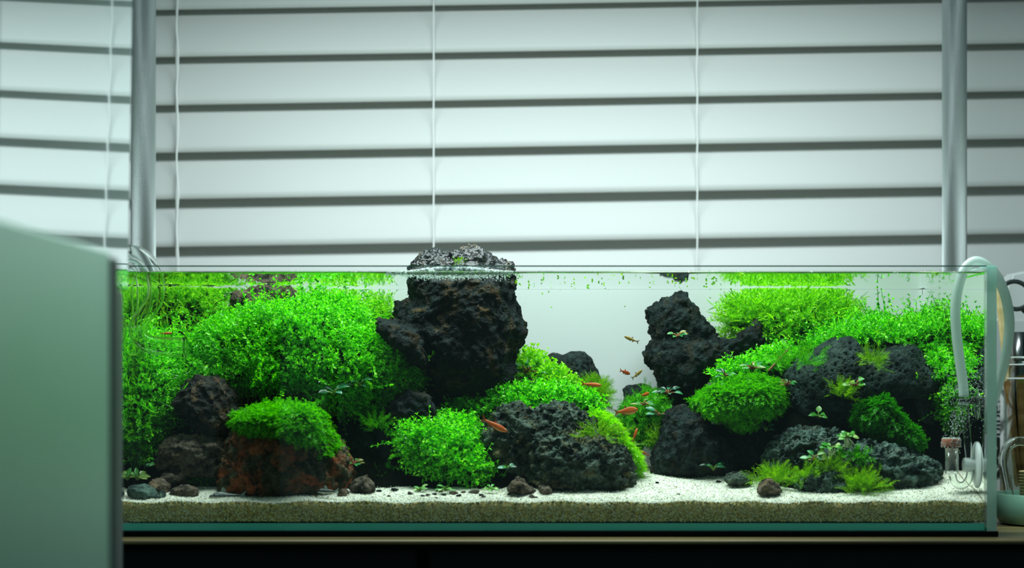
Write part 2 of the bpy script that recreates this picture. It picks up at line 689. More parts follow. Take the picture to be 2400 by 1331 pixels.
# ------------------------------------------------------------------ desk and cabinet
desk = thing('desk_top', 'olive brown wooden worktop under the aquarium and jar', 'worktop', loc=(.1, .2, -.0032))
bm = bmesh.new()
add_box(bm, -.62, .95, -.026, .47, -.0032, 0.0, .0014, 3)
keep(bm_obj('board', bm, M['desk'], None, True), desk)
bm_me = desk.children[0].data
shade(bm_me, False)
cab = thing('cabinet', 'black cabinet in deep shade below the wooden worktop', 'cabinet', loc=(.1, .2, FLOOR_Z))
keep(box('cabinet_body', -.60, .93, .004, .46, FLOOR_Z, -.0032, M['black'], bevel=.001), cab)
for i in range(3):
    x0 = -.59 + i * .506
    dr = keep(box('door', x0, x0 + .50, -.016, .003, FLOOR_Z + .02, -.0062, M['black'], bevel=.003), cab)
    h = box('handle', x0 + .44, x0 + .452, -.03, -.016, -.20, -.08, M['black'], bevel=.003)
    h.parent = dr

# ------------------------------------------------------------------ the tank
TX0, TX1 = -.3042, .3063
IX0, IX1 = -.2981, .2996
TB = .240                      # outer face of the back pane
IY0, IY1 = .006, .2335
MAT_Z, BOT_Z, RIM_Z = .0040, .0092, .1864
WZ = .1815
tag(box('foam_mat', TX0 + .001, TX1 + .0015, .0008, TB, 0.0, MAT_Z, M['foam'], bevel=.0006), 'thin black foam mat under the aquarium', 'mat')
tank = thing('aquarium', 'shallow rimless glass aquarium standing on a black foam mat', 'aquarium', loc=(0, .12, MAT_Z))
keep(box('bottom_pane', IX0, IX1, .0062, TB, MAT_Z, BOT_Z, M['glass']), tank)
o = keep(box('front_pane', IX0 + .0001, IX1 - .0001, 0, IY0 - .0002, MAT_Z, RIM_Z - .0006, M['glass']), tank)
r = box('rim', IX0 + .0001, IX1 - .0001, 0.0003, IY0 - .0005, RIM_Z - .0006, RIM_Z, M['rim'])
r.parent = o
b_ = box('ground_edge', IX0 + .0002, IX1 - .0002, .0058, .0072, MAT_Z + .0001, BOT_Z - .0001, M['bottom_edge'])
b_.parent = [c for c in tank.children if c.name.startswith('bottom_pane')][0]
o = keep(box('back_pane', IX0 + .0001, IX1 - .0001, IY1 + .0002, TB, BOT_Z, RIM_Z - .0006, M['glass']), tank)
r = box('rim', IX0 + .0001, IX1 - .0001, IY1 + .0005, TB - .0003, RIM_Z - .0006, RIM_Z, M['rim'])
r.parent = o
f = box('backdrop_film', IX0 + .0006, IX1 - .0006, IY1 - .0012, IY1 - .0006, BOT_Z + .001, WZ - .0002, M['film'])
f.parent = o
for x0, x1 in ((TX0, IX0 - .0002), (IX1 + .0002, TX1)):
    o = keep(box('side_pane', x0, x1, .0015, TB, MAT_Z, RIM_Z - .0006, M['glass']), tank)
    bm = bmesh.new()
    add_box(bm, x0, x1, 0.0, .0014, MAT_Z, RIM_Z)
    bmesh.ops.delete(bm, geom=[f_ for f_ in bm.faces if f_.normal.y > .5 or f_.normal.z < -.5], context='FACES')
    e = bm_obj('ground_edge', bm, M['edge'])
    e.parent = o
    r = box('rim', x0, x1, .0016, TB, RIM_Z - .0006, RIM_Z, M['edge'])
    r.parent = o

# silicone seams in the corners
for x in (IX0 + .0004, IX1 - .0004):
    keep(box('silicone_seam', x - .0004, x + .0004, IY0, IY0 + .001, BOT_Z, RIM_Z - .002, M['clear_cup']), tank)

# ------------------------------------------------------------------ water
def build_water():
    nx, ny = 180, 80
    g = .0003
    x0, x1, y0, y1 = IX0 + g, IX1 - g, IY0 + g, IY1 - g

    def axis(a, b, n):    # denser towards the glass, where the meniscus climbs
        t = np.linspace(-1, 1, n)
        u = np.sign(t) * (1 - (1 - np.abs(t)) ** 1.9)
        return a + (u + 1) / 2 * (b - a)
    X, Y = np.meshgrid(axis(x0, x1, nx), axis(y0, y1, ny))
    d = np.minimum.reduce([X - x0, x1 - X, Y - y0])
    Z = WZ + .0016 * np.exp(-d / .0013)
    V = np.stack([X, Y, Z], -1).reshape(-1, 3)
    idx = np.arange(nx * ny).reshape(ny, nx)
    Q = np.stack([idx[:-1, :-1], idx[:-1, 1:], idx[1:, 1:], idx[1:, :-1]], -1).reshape(-1, 4)
    loop = np.concatenate([idx[0, :], idx[1:, -1], idx[-1, -2::-1], idx[-2:0:-1, 0]])
    n0 = len(V)
    B = V[loop].copy()
    B[:, 2] = BOT_Z + .0006
    V = np.concatenate([V, B])
    k = len(loop)
    i = np.arange(k)
    j = (i + 1) % k
    S = np.stack([loop[i], n0 + i, n0 + j, loop[j]], -1)
    mats = [0] * len(Q) + [1] * len(S)
    me = np_mesh('water', V, np.concatenate([Q, S]), smooth=False, mats=mats)
    bm = bmesh.new()
    bm.from_mesh(me)
    cap = [v for v in bm.verts if v.index >= n0]
    fc = bm.faces.new(cap)
    fc.material_index = 1
    bmesh.ops.recalc_face_normals(bm, faces=bm.faces)
    for f_ in bm.faces:
        f_.smooth = f_.material_index == 0
        if f_.material_index == 1 and f_.normal.y < -.9:
            f_.material_index = 2
    bm.to_mesh(me)
    bm.free()
    return mesh_obj('water', me, [M['water_top'], M['water_side'], M['water_front']])


tag(build_water(), 'clear water filling the aquarium almost to its rim', 'water', kind='stuff')

# ------------------------------------------------------------------ light stand
stand = thing('light_stand', 'aquarium light carried on two knurled steel poles', 'lamp', loc=(0, .28, 0))
for px in (336, 2237):
    x = (px - PX0) * 1.63 / FPX
    o = lathe('pole', [(0, 0), (.0102, 0), (.0102, .52), (0, .52)], (0, 0, 0), M['knurl'], seg=96)
    for p in o.data.polygons:
        p.use_smooth = abs(p.normal.z) < .5
    o.location = (x, .28, 0.0)
    keep(o, stand)
bm = bmesh.new()
P = catmull([(-.338, .28, .515), (-.338, .27, .565), (-.338, .22, .59), (-.338, .12, .595), (-.25, .055, .595), (0, .055, .595), (.25, .055, .595), (.335, .12, .595), (.335, .22, .59), (.335, .27, .565), (.335, .28, .515)], 5)
add_tube(bm, P, .006, 10)
bmesh.ops.recalc_face_normals(bm, faces=bm.faces)
keep(bm_obj('arm', bm, M['steel'], None, True), stand)
keep(box('lamp_housing', -.30, .30, LAMP_Y - .05, LAMP_Y + .05, LAMP_Z + .006, LAMP_Z + .06, M['steel'], bevel=.003), stand)
keep(lo, stand)

# ------------------------------------------------------------------ foreground panels on the left
pol = thing('polished_panel', 'tall polished panel mirroring the blind at the left of the aquarium', 'panel', loc=(-.255, -.3, FLOOR_Z))
pan = box('sheet', -.006, 0, -.47, -.192, -.02, .62, M['mirror'], bevel=.0006, seg=1)
pan.location = (-.2485, 0, .18)
pan.rotation_euler = (0, .0160, 0)
keep(pan, pol)
pst = box('post', -.012, .0004, -.47, -.195, FLOOR_Z - .18, -.0215, M['post'], bevel=.002)
pst.location = (-.2512, 0, .18)
keep(pst, pol)
sat = thing('satin_panel', 'pale green satin panel standing close to the camera', 'panel', loc=(-.2, -.6, FLOOR_Z))
keep(box('sheet', -.204, -.198, -.92, -.466, FLOOR_Z, .164, M['satin'], bevel=.001), sat)
keep(box('edge_trim', -.206, -.1965, -.4655, -.452, FLOOR_Z, .162, M['post'], bevel=.002), sat)

# ------------------------------------------------------------------ rocks: solid bodies grown from lobes, fused and weathered
def in_poly_radius(poly, c, n):
    """distance from c to the outline in n directions (farthest crossing)"""
    P = np.asarray(poly, float) - np.asarray(c)
    Q = np.roll(P, -1, 0)
    out = np.zeros(n)
    for i in range(n):
        a = 2 * PI * i / n
        d = np.array([math.cos(a), math.sin(a)])
        e = Q - P
        den = d[0] * e[:, 1] - d[1] * e[:, 0]
        den = np.where(np.abs(den) < 1e-9, 1e-9, den)
        t = (P[:, 0] * e[:, 1] - P[:, 1] * e[:, 0]) / den
        u = (P[:, 0] * d[1] - P[:, 1] * d[0]) / den
        ok = (t > 0) & (u >= -1e-6) & (u <= 1 + 1e-6)
        out[i] = t[ok].max() if ok.any() else 5.0
    return out


def lobe_arrays(poly, y, T, c=None, n=72, m=30, lean=0.0, p=.8):
    """a solid whose outline, seen from the camera side, is poly (photograph pixels); T = half depth; lean tips its top backwards"""
    A = np.asarray(poly, float)
    if c is None:
        x, yy = A[:, 0], A[:, 1]
        x2, y2 = np.roll(x, -1), np.roll(yy, -1)
        cr = x * y2 - x2 * yy
        a = cr.sum() / 2
        c = (((x + x2) * cr).sum() / (6 * a), ((yy + y2) * cr).sum() / (6 * a))
    r = in_poly_radius(A, c, n)
    r = (np.roll(r, 1) + 2 * r + np.roll(r, -1)) / 4
    d = y - CAMY
    s = d / FPX
    cx, cz = (c[0] - PX0) * s, CAMZ + (PY0 - c[1]) * s
    th = 2 * PI * np.arange(n) / n
    V, Q, Tt = [], [], []
    for j in range(1, m):
        ph = -PI / 2 + PI * j / m
        k = abs(math.cos(ph)) ** p
        yo = T * math.copysign(abs(math.sin(ph)) ** .9, math.sin(ph))
        x = cx + np.cos(th) * r * k * s
        z = cz - np.sin(th) * r * k * s
        V.append(np.stack([x, np.full(n, y + yo) + lean * (z - cz), z], -1))
    V = np.concatenate(V)
    f0 = np.array([[cx, y - T, cz], [cx, y + T, cz]])
    nv = len(V)
    V = np.concatenate([V, f0])
    for j in range(m - 2):
        a = j * n + np.arange(n)
        b = j * n + (np.arange(n) + 1) % n
        Q.append(np.stack([a, b, b + n, a + n], -1))
    a = np.arange(n)
    b = (a + 1) % n
    Tt.append(np.stack([b, a, np.full(n, nv)], -1))
    o = (m - 2) * n
    Tt.append(np.stack([o + a, o + b, np.full(n, nv + 1)], -1))
    return V, np.concatenate(Q), np.concatenate(Tt)


def join_arrays(parts):
    VV, QQ, TT, o = [], [], [], 0
    for V, Q, T in parts:
        VV.append(V)
        QQ.append(Q + o)
        TT.append(T + o)
        o += len(V)
    return np.concatenate(VV), np.concatenate(QQ), np.concatenate(TT)


def tex(name, kind, scale, **kw):
    t = bpy.data.textures.new(name, kind)
    t.noise_scale = scale
    for k, v in kw.items():
        setattr(t, k, v)
    return t


TEX = {
    'lumps': tex('lumps', 'CLOUDS', .022, noise_depth=2),
    'crust': tex('crust', 'CLOUDS', .0075, noise_depth=5, noise_type='HARD_NOISE'),
    'fine': tex('fine', 'CLOUDS', .0022, noise_depth=3),
    'cells': tex('cells', 'VORONOI', .0095),
    'pits': tex('pits', 'VORONOI', .0040),
    'bigpits': tex('bigpits', 'VORONOI', .0080),
    'folds': tex('folds', 'MARBLE', .007, turbulence=7.0, noise_depth=3, marble_type='SHARPER'),
}
for k, lo_, hi_ in (('pits', .10, .34), ('bigpits', .06, .26)):
    t = TEX[k]
    t.use_color_ramp = True
    e = t.color_ramp.elements
    e[0].position, e[0].color = lo_, (0, 0, 0, 1)
    e[1].position, e[1].color = hi_, (1, 1, 1, 1)


def bake(V, Q, T, voxel, disp, name):
    me = np_mesh(name, V, Q, T)
    bm = bmesh.new()
    bm.from_mesh(me)
    bmesh.ops.recalc_face_normals(bm, faces=bm.faces)
    bm.to_mesh(me)
    bm.free()
    o = bpy.data.objects.new('tmp', me)
    COL.objects.link(o)
    if voxel:
        r = o.modifiers.new('r', 'REMESH')
        r.mode = 'VOXEL'
        r.voxel_size = voxel
        r.use_smooth_shade = True
    for t, s, mid in disp:
        d = o.modifiers.new('d', 'DISPLACE')
        d.texture = TEX[t]
        d.texture_coords = 'GLOBAL'
        d.strength = s
        d.mid_level = mid
    dg = bpy.context.evaluated_depsgraph_get()
    me2 = bpy.data.meshes.new_from_object(o.evaluated_get(dg))
    bpy.data.objects.remove(o)
    bpy.data.meshes.remove(me)
    me2.name = name
    shade(me2)
    return me2


LAVA = [('lumps', .009, .5), ('cells', .0035, .45), ('crust', .0058, .5), ('fine', .0024, .5)]
PITTED = [('lumps', .007, .5), ('crust', .0012, .5), ('bigpits', .0032, 1.0), ('pits', .0026, 1.0), ('fine', .0006, .5)]
CRUSTED = [('lumps', .006, .5), ('folds', .0066, .5), ('crust', .0052, .5), ('fine', .0022, .5)]

M['lava'] = rock_mat('black_lava', (.003, .005, .005), (.020, .034, .031), (.10, .066, .022), .22, 55)
M['lava_wet'] = rock_mat('black_lava_wet', (.003, .005, .005), (.019, .029, .027), (.15, .090, .024), .45, 50, wet=True)
M['lava_brown'] = rock_mat('brown_flecked_lava', (.003, .004, .004), (.040, .042, .034), (.17, .10, .045), .45, 60)
M['pitted'] = rock_mat('pitted_lava', (.006, .012, .011), (.040, .066, .058), (.04, .06, .03), .3, 50)
M['crusted'] = rock_mat('crusted_rock', (.005, .008, .007), (.085, .125, .092), (.19, .155, .050), .6, 45)
M['greygreen'] = rock_mat('grey_green_rock', (.010, .019, .016), (.120, .195, .155), (.09, .055, .03), .35, 50)
M['rust'] = rock_mat('rust_brown_rock', (.020, .020, .013), (.11, .10, .055), (.36, .090, .032), .95, 34, pt=.47)
M['brown'] = rock_mat('brown_rock', (.010, .010, .008), (.15, .12, .085), (.22, .15, .07), .45, 70)

ROCKS = {}


def rock(name, label, lobes, m, disp=LAVA, voxel=.0012, cat='rock', group=None, name_key=None):
    V, Q, T = join_arrays([lobe_arrays(*l[:3], **(l[3] if len(l) > 3 else {})) for l in lobes])
    me = bake(V, Q, T, voxel, disp, name)
    o = mesh_obj(name, me, M[m])
    me.materials.clear()
    me.materials.append(M[m])
    tag(o, label, cat, group)
    ROCKS[name_key or label] = o
    return o


rock('lava_rock', 'tall black lava rock standing out of the water mid-tank', [
    ([(950, 640), (968, 700), (930, 715), (918, 745), (905, 770), (930, 815), (965, 840), (1000, 880), (1015, 925), (1060, 945), (1150, 940), (1190, 900),
      (1203, 850), (1222, 810), (1229, 775), (1215, 740), (1211, 690), (1208, 640), (1205, 622), (1165, 612), (1150, 588), (1125, 574), (1095, 576), (1060, 590), (1046, 602), (1026, 583),
      (1005, 590), (978, 598), (960, 618)], .135, .052, dict(c=(1085, 770), n=120, m=40)),
    ([(880, 752), (905, 742), (935, 748), (990, 790), (1000, 870), (965, 850), (925, 818), (895, 792)], .088, .024)],
    'lava_wet', [('lumps', .011, .5), ('cells', .0035, .45), ('crust', .0056, .5), ('fine', .0022, .5)], .0011, name_key='tower')
rock('lava_rock', 'black two-lobed lava rock standing right of the open white gap', [
    ([(1526, 712), (1545, 698), (1577, 688), (1605, 690), (1622, 706), (1640, 728), (1655, 752), (1672, 775), (1660, 830), (1600, 850), (1545, 825), (1524, 780), (1517, 745)], .19, .030),
    ([(1517, 815), (1535, 792), (1600, 780), (1680, 790), (1720, 800), (1740, 840), (1700, 870), (1650, 905), (1630, 950), (1570, 955), (1548, 915), (1525, 868), (1511, 840)], .185, .034),
    ([(1670, 800), (1720, 790), (1748, 768), (1768, 753), (1790, 760), (1803, 790), (1795, 815), (1750, 835), (1690, 845)], .18, .022)],
    'lava', LAVA, .0012, name_key='righttower')
rock('lava_rock', 'small round dark lava rock at the back of the gap', [
    ([(1282, 830), (1300, 822), (1315, 832), (1338, 821), (1368, 820), (1388, 838), (1397, 862), (1408, 890), (1420, 950), (1330, 960), (1290, 900), (1280, 850)], .20, .022)],
    'lava', PITTED, .0012, name_key='backround')
rock('crusted_rock', 'broad crusted dark rock at front centre, ridged and olive brown', [
    ([(1120, 1020), (1142, 980), (1180, 950), (1222, 945), (1250, 962), (1275, 945), (1310, 940), (1355, 958), (1398, 985), (1415, 1020), (1400, 1100), (1300, 1140), (1200, 1120), (1135, 1070)], .085, .034),
    ([(1225, 1030), (1300, 1000), (1380, 1015), (1455, 1030), (1478, 1065), (1490, 1110), (1487, 1155), (1440, 1172), (1300, 1165), (1235, 1130)], .070, .034)],
    'crusted', CRUSTED, .0011, name_key='frontcentre')
rock('lava_rock', 'dark boulder with lit craggy crest right of the sand gap', [
    ([(1530, 1065), (1545, 1010), (1567, 962), (1600, 948), (1640, 968), (1680, 1010), (1720, 1040), (1735, 1090), (1720, 1130), (1600, 1135), (1533, 1120)], .125, .040),
    ([(1660, 1000), (1760, 960), (1860, 980), (1880, 1060), (1840, 1125), (1740, 1140), (1660, 1110)], .15, .038)],
    'lava', LAVA, .0013, name_key='gapboulder')
rock('pitted_rock', 'big pitted grey black lava boulder on the right, full of holes', [
    ([(1825, 880), (1850, 850), (1900, 825), (1955, 788), (1990, 786), (2012, 815), (2060, 822), (2100, 806), (2142, 812), (2172, 848), (2205, 880), (2205, 915), (2150, 930), (2060, 960), (1980, 1020), (1880, 1020), (1835, 950)], .135, .050, dict(c=(2010, 895), n=120)),
    ([(2020, 900), (2180, 880), (2205, 930), (2200, 1060), (2120, 1100), (2000, 1080), (1960, 1000)], .155, .035)],
    'pitted', PITTED, .00095, name_key='pitted')
rock('weathered_rock', 'low grey green weathered rock lying at the front right', [
    ([(1782, 1070), (1810, 1030), (1850, 1005), (1895, 997), (1945, 1003), (1985, 1030), (2010, 1060), (1990, 1120), (1900, 1130), (1810, 1110)], .085, .030),
    ([(1960, 1055), (2030, 1035), (2090, 1045), (2150, 1065), (2195, 1088), (2207, 1120), (2180, 1158), (2080, 1168), (1980, 1165), (1935, 1120)], .075, .034),
    ([(1855, 1140), (1900, 1105), (1960, 1085), (2000, 1120), (1990, 1168), (1900, 1168)], .055, .018)],
    'greygreen', CRUSTED, .0011, name_key='frontright')
rock('mossy_rock', 'rust brown rock under the round moss cap at front left', [
    ([(520, 1100), (535, 1050), (560, 1005), (620, 985), (720, 985), (790, 1020), (818, 1070), (822, 1130), (780, 1165), (650, 1182), (540, 1172), (512, 1150)], .055, .034)],
    'rust', CRUSTED, .0011, name_key='rust')
rock('lava_rock', 'black craggy lava rock poking out of the left plant mound', [
    ([(413, 935), (440, 895), (475, 882), (520, 888), (548, 912), (562, 960), (560, 1030), (500, 1040), (440, 1000), (418, 965)], .066, .024)],
    'lava_brown', LAVA, .0012, name_key='leftblack')
rock('lava_rock', 'grey brown lava rock low at left below the black craggy one', [
    ([(365, 1060), (385, 1028), (430, 1012), (500, 1015), (545, 1025), (555, 1080), (520, 1125), (420, 1120), (372, 1100)], .062, .022)],
    'brown', LAVA, .0012, name_key='leftbrown')
rock('lava_rock', 'small black rock half buried in leaves left of the tower', [
    ([(915, 960), (925, 925), (960, 910), (1000, 918), (1022, 950), (1020, 990), (960, 1000), (920, 985)], .085, .018)],
    'lava', LAVA, .0012, name_key='smallblack')
rock('lava_rock', 'shadowed dark rock between the moss cap and the centre plants', [
    ([(820, 1030), (850, 990), (900, 985), (950, 1010), (960, 1080), (930, 1145), (840, 1155), (815, 1100)], .10, .024)],
    'lava', LAVA, .0013, name_key='shadowed')
rock('lava_rock', 'dark brown rock touching the water surface at back left', [
    ([(536, 700), (548, 676), (600, 670), (650, 672), (692, 680), (705, 712), (700, 760), (560, 765), (536, 735)], .150, .020)],
    'brown', LAVA, .0013, name_key='backbrown')
rock('lava_rock', 'tiny dark rock behind the bush at the back of the gap', [
    ([(1457, 912), (1470, 900), (1500, 892), (1530, 905), (1535, 960), (1500, 985), (1460, 960)], .205, .016)],
    'lava', PITTED, .0013, name_key='backtiny')
rock('lava_rock', 'small grey rock tucked beside the base of the black tower', [
    ([(1215, 892), (1240, 880), (1270, 890), (1282, 912), (1260, 930), (1222, 925)], .135, .012)],
    'crusted', LAVA, .0012, name_key='towerbase')
# hand-sized and smaller stones lying on the sand
for lab, poly, y, T, m in (
    ('round mottled stone at the far left front corner', [(292, 1150), (310, 1132), (340, 1128), (368, 1140), (378, 1162), (350, 1175), (305, 1172)], 0.027, .012, 'greygreen'),
    ('brown lava stone leaning on the mottled stone at left', [(340, 1140), (352, 1115), (380, 1118), (405, 1130), (400, 1155), (365, 1165)], 0.038, .011, 'brown'),
    ('brown pitted stone lying topmost of the small left pile', [(372, 1118), (385, 1102), (415, 1096), (438, 1105), (442, 1130), (400, 1138), (376, 1132)], 0.050, .012, 'brown'),
    ('flat tan stone at the right end of the small left pile', [(388, 1160), (400, 1138), (440, 1126), (470, 1140), (478, 1165), (430, 1172)], 0.034, .012, 'brown'),
    ('smooth grey pebble in front of the small left pile', [(360, 1165), (366, 1150), (380, 1144), (392, 1158), (393, 1170), (374, 1174)], 0.021, .006, 'greygreen'),
    ('rounded brown stone beside the rust brown rock', [(786, 1155), (795, 1138), (812, 1136), (822, 1150), (820, 1165), (798, 1168)], 0.029, .007, 'brown'),
    ('dark brown stone under the leaves left of the centre plants', [(815, 1145), (830, 1112), (862, 1108), (882, 1130), (878, 1152), (835, 1160)], 0.042, .012, 'brown'),
    ('brown wedge stone right of the trailing centre plants', [(1180, 1150), (1195, 1120), (1212, 1106), (1240, 1125), (1260, 1152), (1220, 1162)], 0.036, .012, 'brown'),
    ('small square brown stone next to the brown wedge stone', [(1262, 1150), (1264, 1135), (1285, 1134), (1298, 1142), (1300, 1160), (1272, 1162)], 0.033, .008, 'brown'),
    ('brown stone in front of the fern tuft at right', [(1766, 1148), (1775, 1125), (1798, 1115), (1825, 1128), (1842, 1152), (1810, 1162), (1775, 1160)], 0.032, .011, 'brown'),
    ('flat brown stone in the shade of the dark boulder', [(1690, 1125), (1705, 1105), (1735, 1098), (1765, 1108), (1770, 1130), (1725, 1140)], 0.065, .012, 'crusted'),
):
    ctr = np.mean(poly, 0)
    poly = [tuple((np.array(q) - ctr) * np.array((.90, .84)) + ctr + np.array((0, 3))) for q in poly]
    rock('stone', lab, [(poly, y, T)], m, [('cells', .0034, .45), ('crust', .0032, .5), ('fine', .0014, .5)], .0009, cat='stone')


# ------------------------------------------------------------------ sand
def sand_h(X, Y):
    h = .0234 + .150 * np.clip(Y - .006, 0, .092) + .03 * np.clip(Y - .098, 0, .14) + .0025 * np.clip((X - .22) / .06, 0, 1) * np.clip(Y / .05, 0, 1)
    h = h + .0004 * np.sin(X * 61 + 1.3) * np.sin(Y * 47 + X * 13) + .0006 * np.sin(X * 143 + Y * 90)
    return h


def grains(n, gx, gy, gz, size, flat=.75):
    """n small faceted grains at the given places"""
    base = np.array([(1, 0, 0), (-1, 0, 0), (0, 1, 0), (0, -1, 0), (0, 0, 1), (0, 0, -1)], float)
    tri = np.array([(0, 2, 4), (2, 1, 4), (1, 3, 4), (3, 0, 4), (2, 0, 5), (1, 2, 5), (3, 1, 5), (0, 3, 5)])
    R = rand_rot(n)
    s = size * RNG.uniform(.65, 1.35, n)
    sc = RNG.uniform(.6, 1.0, (n, 1, 3))
    V = np.einsum('nij,nkj->nki', R, base[None] * sc) * s[:, None, None]
    V += np.stack([gx, gy, gz], -1)[:, None, :]
    F = (tri[None] + (np.arange(n) * 6)[:, None, None]).reshape(-1, 3)
    return V.reshape(-1, 3), F


def rand_rot(n):
    q = RNG.normal(size=(n, 4))
    q /= np.linalg.norm(q, axis=1, keepdims=True)
    a, b, c, d = q.T
    return np.stack([np.stack([1 - 2 * (c * c + d * d), 2 * (b * c - a * d), 2 * (b * d + a * c)], -1),
                     np.stack([2 * (b * c + a * d), 1 - 2 * (b * b + d * d), 2 * (c * d - a * b)], -1),
                     np.stack([2 * (b * d - a * c), 2 * (c * d + a * b), 1 - 2 * (b * b + c * c)], -1)], 1)


def sand_mat(name, cols):
    m, nt, out = new_mat(name)
    g = N(nt, 'ShaderNodeNewGeometry')
    r = ramp(nt, cols, 'CONSTANT')
    L(nt, g.outputs['Random Per Island'], r.inputs[0])
    d = N(nt, 'ShaderNodeBsdfPrincipled')
    pset(d, rough=.55, spec=.3)
    L(nt, r.outputs[0], d.inputs['Base Color'])
    t = N(nt, 'ShaderNodeBsdfTranslucent')
    L(nt, r.outputs[0], t.inputs[0])
    mx = N(nt, 'ShaderNodeMixShader')
    mx.inputs[0].default_value = .12
    L(nt, d.outputs[0], mx.inputs[1])
    L(nt, t.outputs[0], mx.inputs[2])
    L(nt, mx.outputs[0], out.inputs[0])
    return m


M['sand'] = sand_mat('pale_sand', [(0, (.82, .84, .74)), (.45, (.72, .72, .56)), (.70, (.88, .89, .82)), (.91, (.58, .50, .30)), (.965, (.26, .17, .08)), (.99, (.05, .05, .045))])
M['sand_old'] = sand_mat('stained_sand', [(0, (.95, .90, .40)), (.22, (.90, .72, .22)), (.42, (.68, .50, .12)), (.56, (.96, .96, .68)), (.72, (.16, .13, .04)), (.82, (.74, .82, .42)), (.92, (.96, .97, .86))])
M['sand_bed'] = plain('sand_bed', (.34, .27, .09), rough=.9, bump=(1500, .8, .0008))

M['sand_top'] = plain('sand_top', (.66, .66, .53), rough=.9, bump=(1500, .8, .0008))


def build_sand():
    x0, x1, y0, y1 = IX0 + .0006, IX1 - .0006, IY0 + .0009, IY1 - .0022
    nx, ny = 300, 110
    X, Y = np.meshgrid(np.linspace(x0, x1, nx), np.linspace(y0, y1, ny))
    Z = sand_h(X, Y) + RNG.uniform(-.0002, .0002, X.shape)
    V = np.stack([X, Y, Z], -1).reshape(-1, 3)
    idx = np.arange(nx * ny).reshape(ny, nx)
    Q = np.stack([idx[:-1, :-1], idx[:-1, 1:], idx[1:, 1:], idx[1:, :-1]], -1).reshape(-1, 4)
    loop = np.concatenate([idx[0, :], idx[1:, -1], idx[-1, -2::-1], idx[-2:0:-1, 0]])
    n0 = len(V)
    B = V[loop].copy()
    B[:, 2] = BOT_Z + .0012
    V = np.concatenate([V, B])
    k = len(loop)
    i = np.arange(k)
    j = (i + 1) % k
    S = np.stack([loop[i], n0 + i, n0 + j, loop[j]], -1)
    Q = np.concatenate([Q, S])
    mats = [3] * (len(Q) - len(S)) + [2] * len(S)
    # loose grains on top, denser near the front
    n = 36000
    gx = RNG.uniform(x0, x1, n)
    gy = y0 + (y1 - y0) * RNG.uniform(0, 1, n) ** 1.7
    gz = sand_h(gx, gy) + RNG.uniform(-.0003, .0004, n)
    V1, F1 = grains(n, gx, gy, gz, .00062)
    # grains pressed against the front glass
    n2 = 15000
    hx = RNG.uniform(x0, x1, n2)
    hy = np.full(n2, y0) + RNG.uniform(-.00005, .0004, n2)
    top = sand_h(hx, hy)
    t = RNG.uniform(0, 1, n2)
    hz = BOT_Z + .0010 + (top - BOT_Z - .0012) * t
    V2, F2 = grains(n2, hx, hy, hz, .00074)
    # grains at the two end panes
    n3 = 3000
    ex = np.where(RNG.uniform(size=n3) < .5, x0, x1)
    ey = RNG.uniform(y0, y1, n3)
    ez = BOT_Z + .0012 + (sand_h(ex, ey) - BOT_Z - .0030) * RNG.uniform(0, 1, n3)
    V3, F3 = grains(n3, ex, ey, ez, .0006)
    VV = np.concatenate([V, V1, V2, V3])
    TT = np.concatenate([F1 + len(V), F2 + len(V) + len(V1), F3 + len(V) + len(V1) + len(V2)])
    mats += [0] * len(F1) + [1] * (len(F2) + len(F3))
    me = np_mesh('sand', VV, Q, TT, smooth=False, mats=mats)
    return mesh_obj('sand', me, [M['sand'], M['sand_old'], M['sand_bed'], M['sand_top']])


tag(build_sand(), 'pale coarse sand bed, olive where it shows through the front glass', 'sand', kind='stuff')

# dark chips of lava scattered on the sand: each a thing
chip_meshes = []
for i in range(5):
    bm = bmesh.new()
    bmesh.ops.create_icosphere(bm, subdivisions=2, radius=1)
    for v in bm.verts:
        v.co *= 1 + .45 * mnoise.noise(v.co * 1.4 + Vector((i * 7.1, 3, 1)))
        v.co.z *= .55
    me = bpy.data.meshes.new('lava_chip')
    bm.to_mesh(me)
    bm.free()
    me.materials.append(M['lava'] if i % 2 else M['brown'])
    chip_meshes.append(me)
CHIPS = sorted([(888, 1152, 2.2), (925, 1150, 2.8), (962, 1158, 2.4), (978, 1150, 3.0), (990, 1163, 1.8), (1002, 1162, 1.8), (1018, 1160, 1.9), (1030, 1152, 3.2), (1040, 1161, 2.2),
                                 (1062, 1158, 3.0), (1075, 1163, 2.0), (1085, 1155, 2.2), (1108, 1156, 3.6), (1128, 1162, 2.2), (1133, 1166, 1.6), (1194, 1160, 1.6), (1246, 1166, 2.4), (1256, 1167, 1.5),
                                 (1022, 1168, 1.4), (912, 1164, 1.4), (1540, 1132, 1.6), (1685, 1130, 2.2), (1740, 1132, 2.2), (1760, 1128, 1.8), (430, 1178, 1.2), (1590, 1160, 1.2)])
ORD = 'first second third fourth fifth sixth seventh eighth ninth tenth eleventh twelfth thirteenth fourteenth fifteenth sixteenth seventeenth eighteenth nineteenth twentieth'.split()
CHIP_MID = [q for q in CHIPS if 880 < q[0] < 1150]
CHIP_LAB = {1194: 'tiny dark chip on the sand just below the brown wedge stone', 1246: 'dark pointed chip on the sand right of the brown wedge stone', 1256: 'tiny dark chip touching the pointed chip below the crusted rock',
            1540: 'small dark chip on the sand at the mouth of the gap', 1685: 'dark chip on the sand left of the flat brown stone', 1740: 'dark chip on the sand right below the flat brown stone',
            1760: 'dark chip on the sand between the flat brown stone and fern tuft', 430: 'tiny dark chip on the sand before the small left stone pile', 1590: 'tiny dark chip alone on the open sand of the gap'}
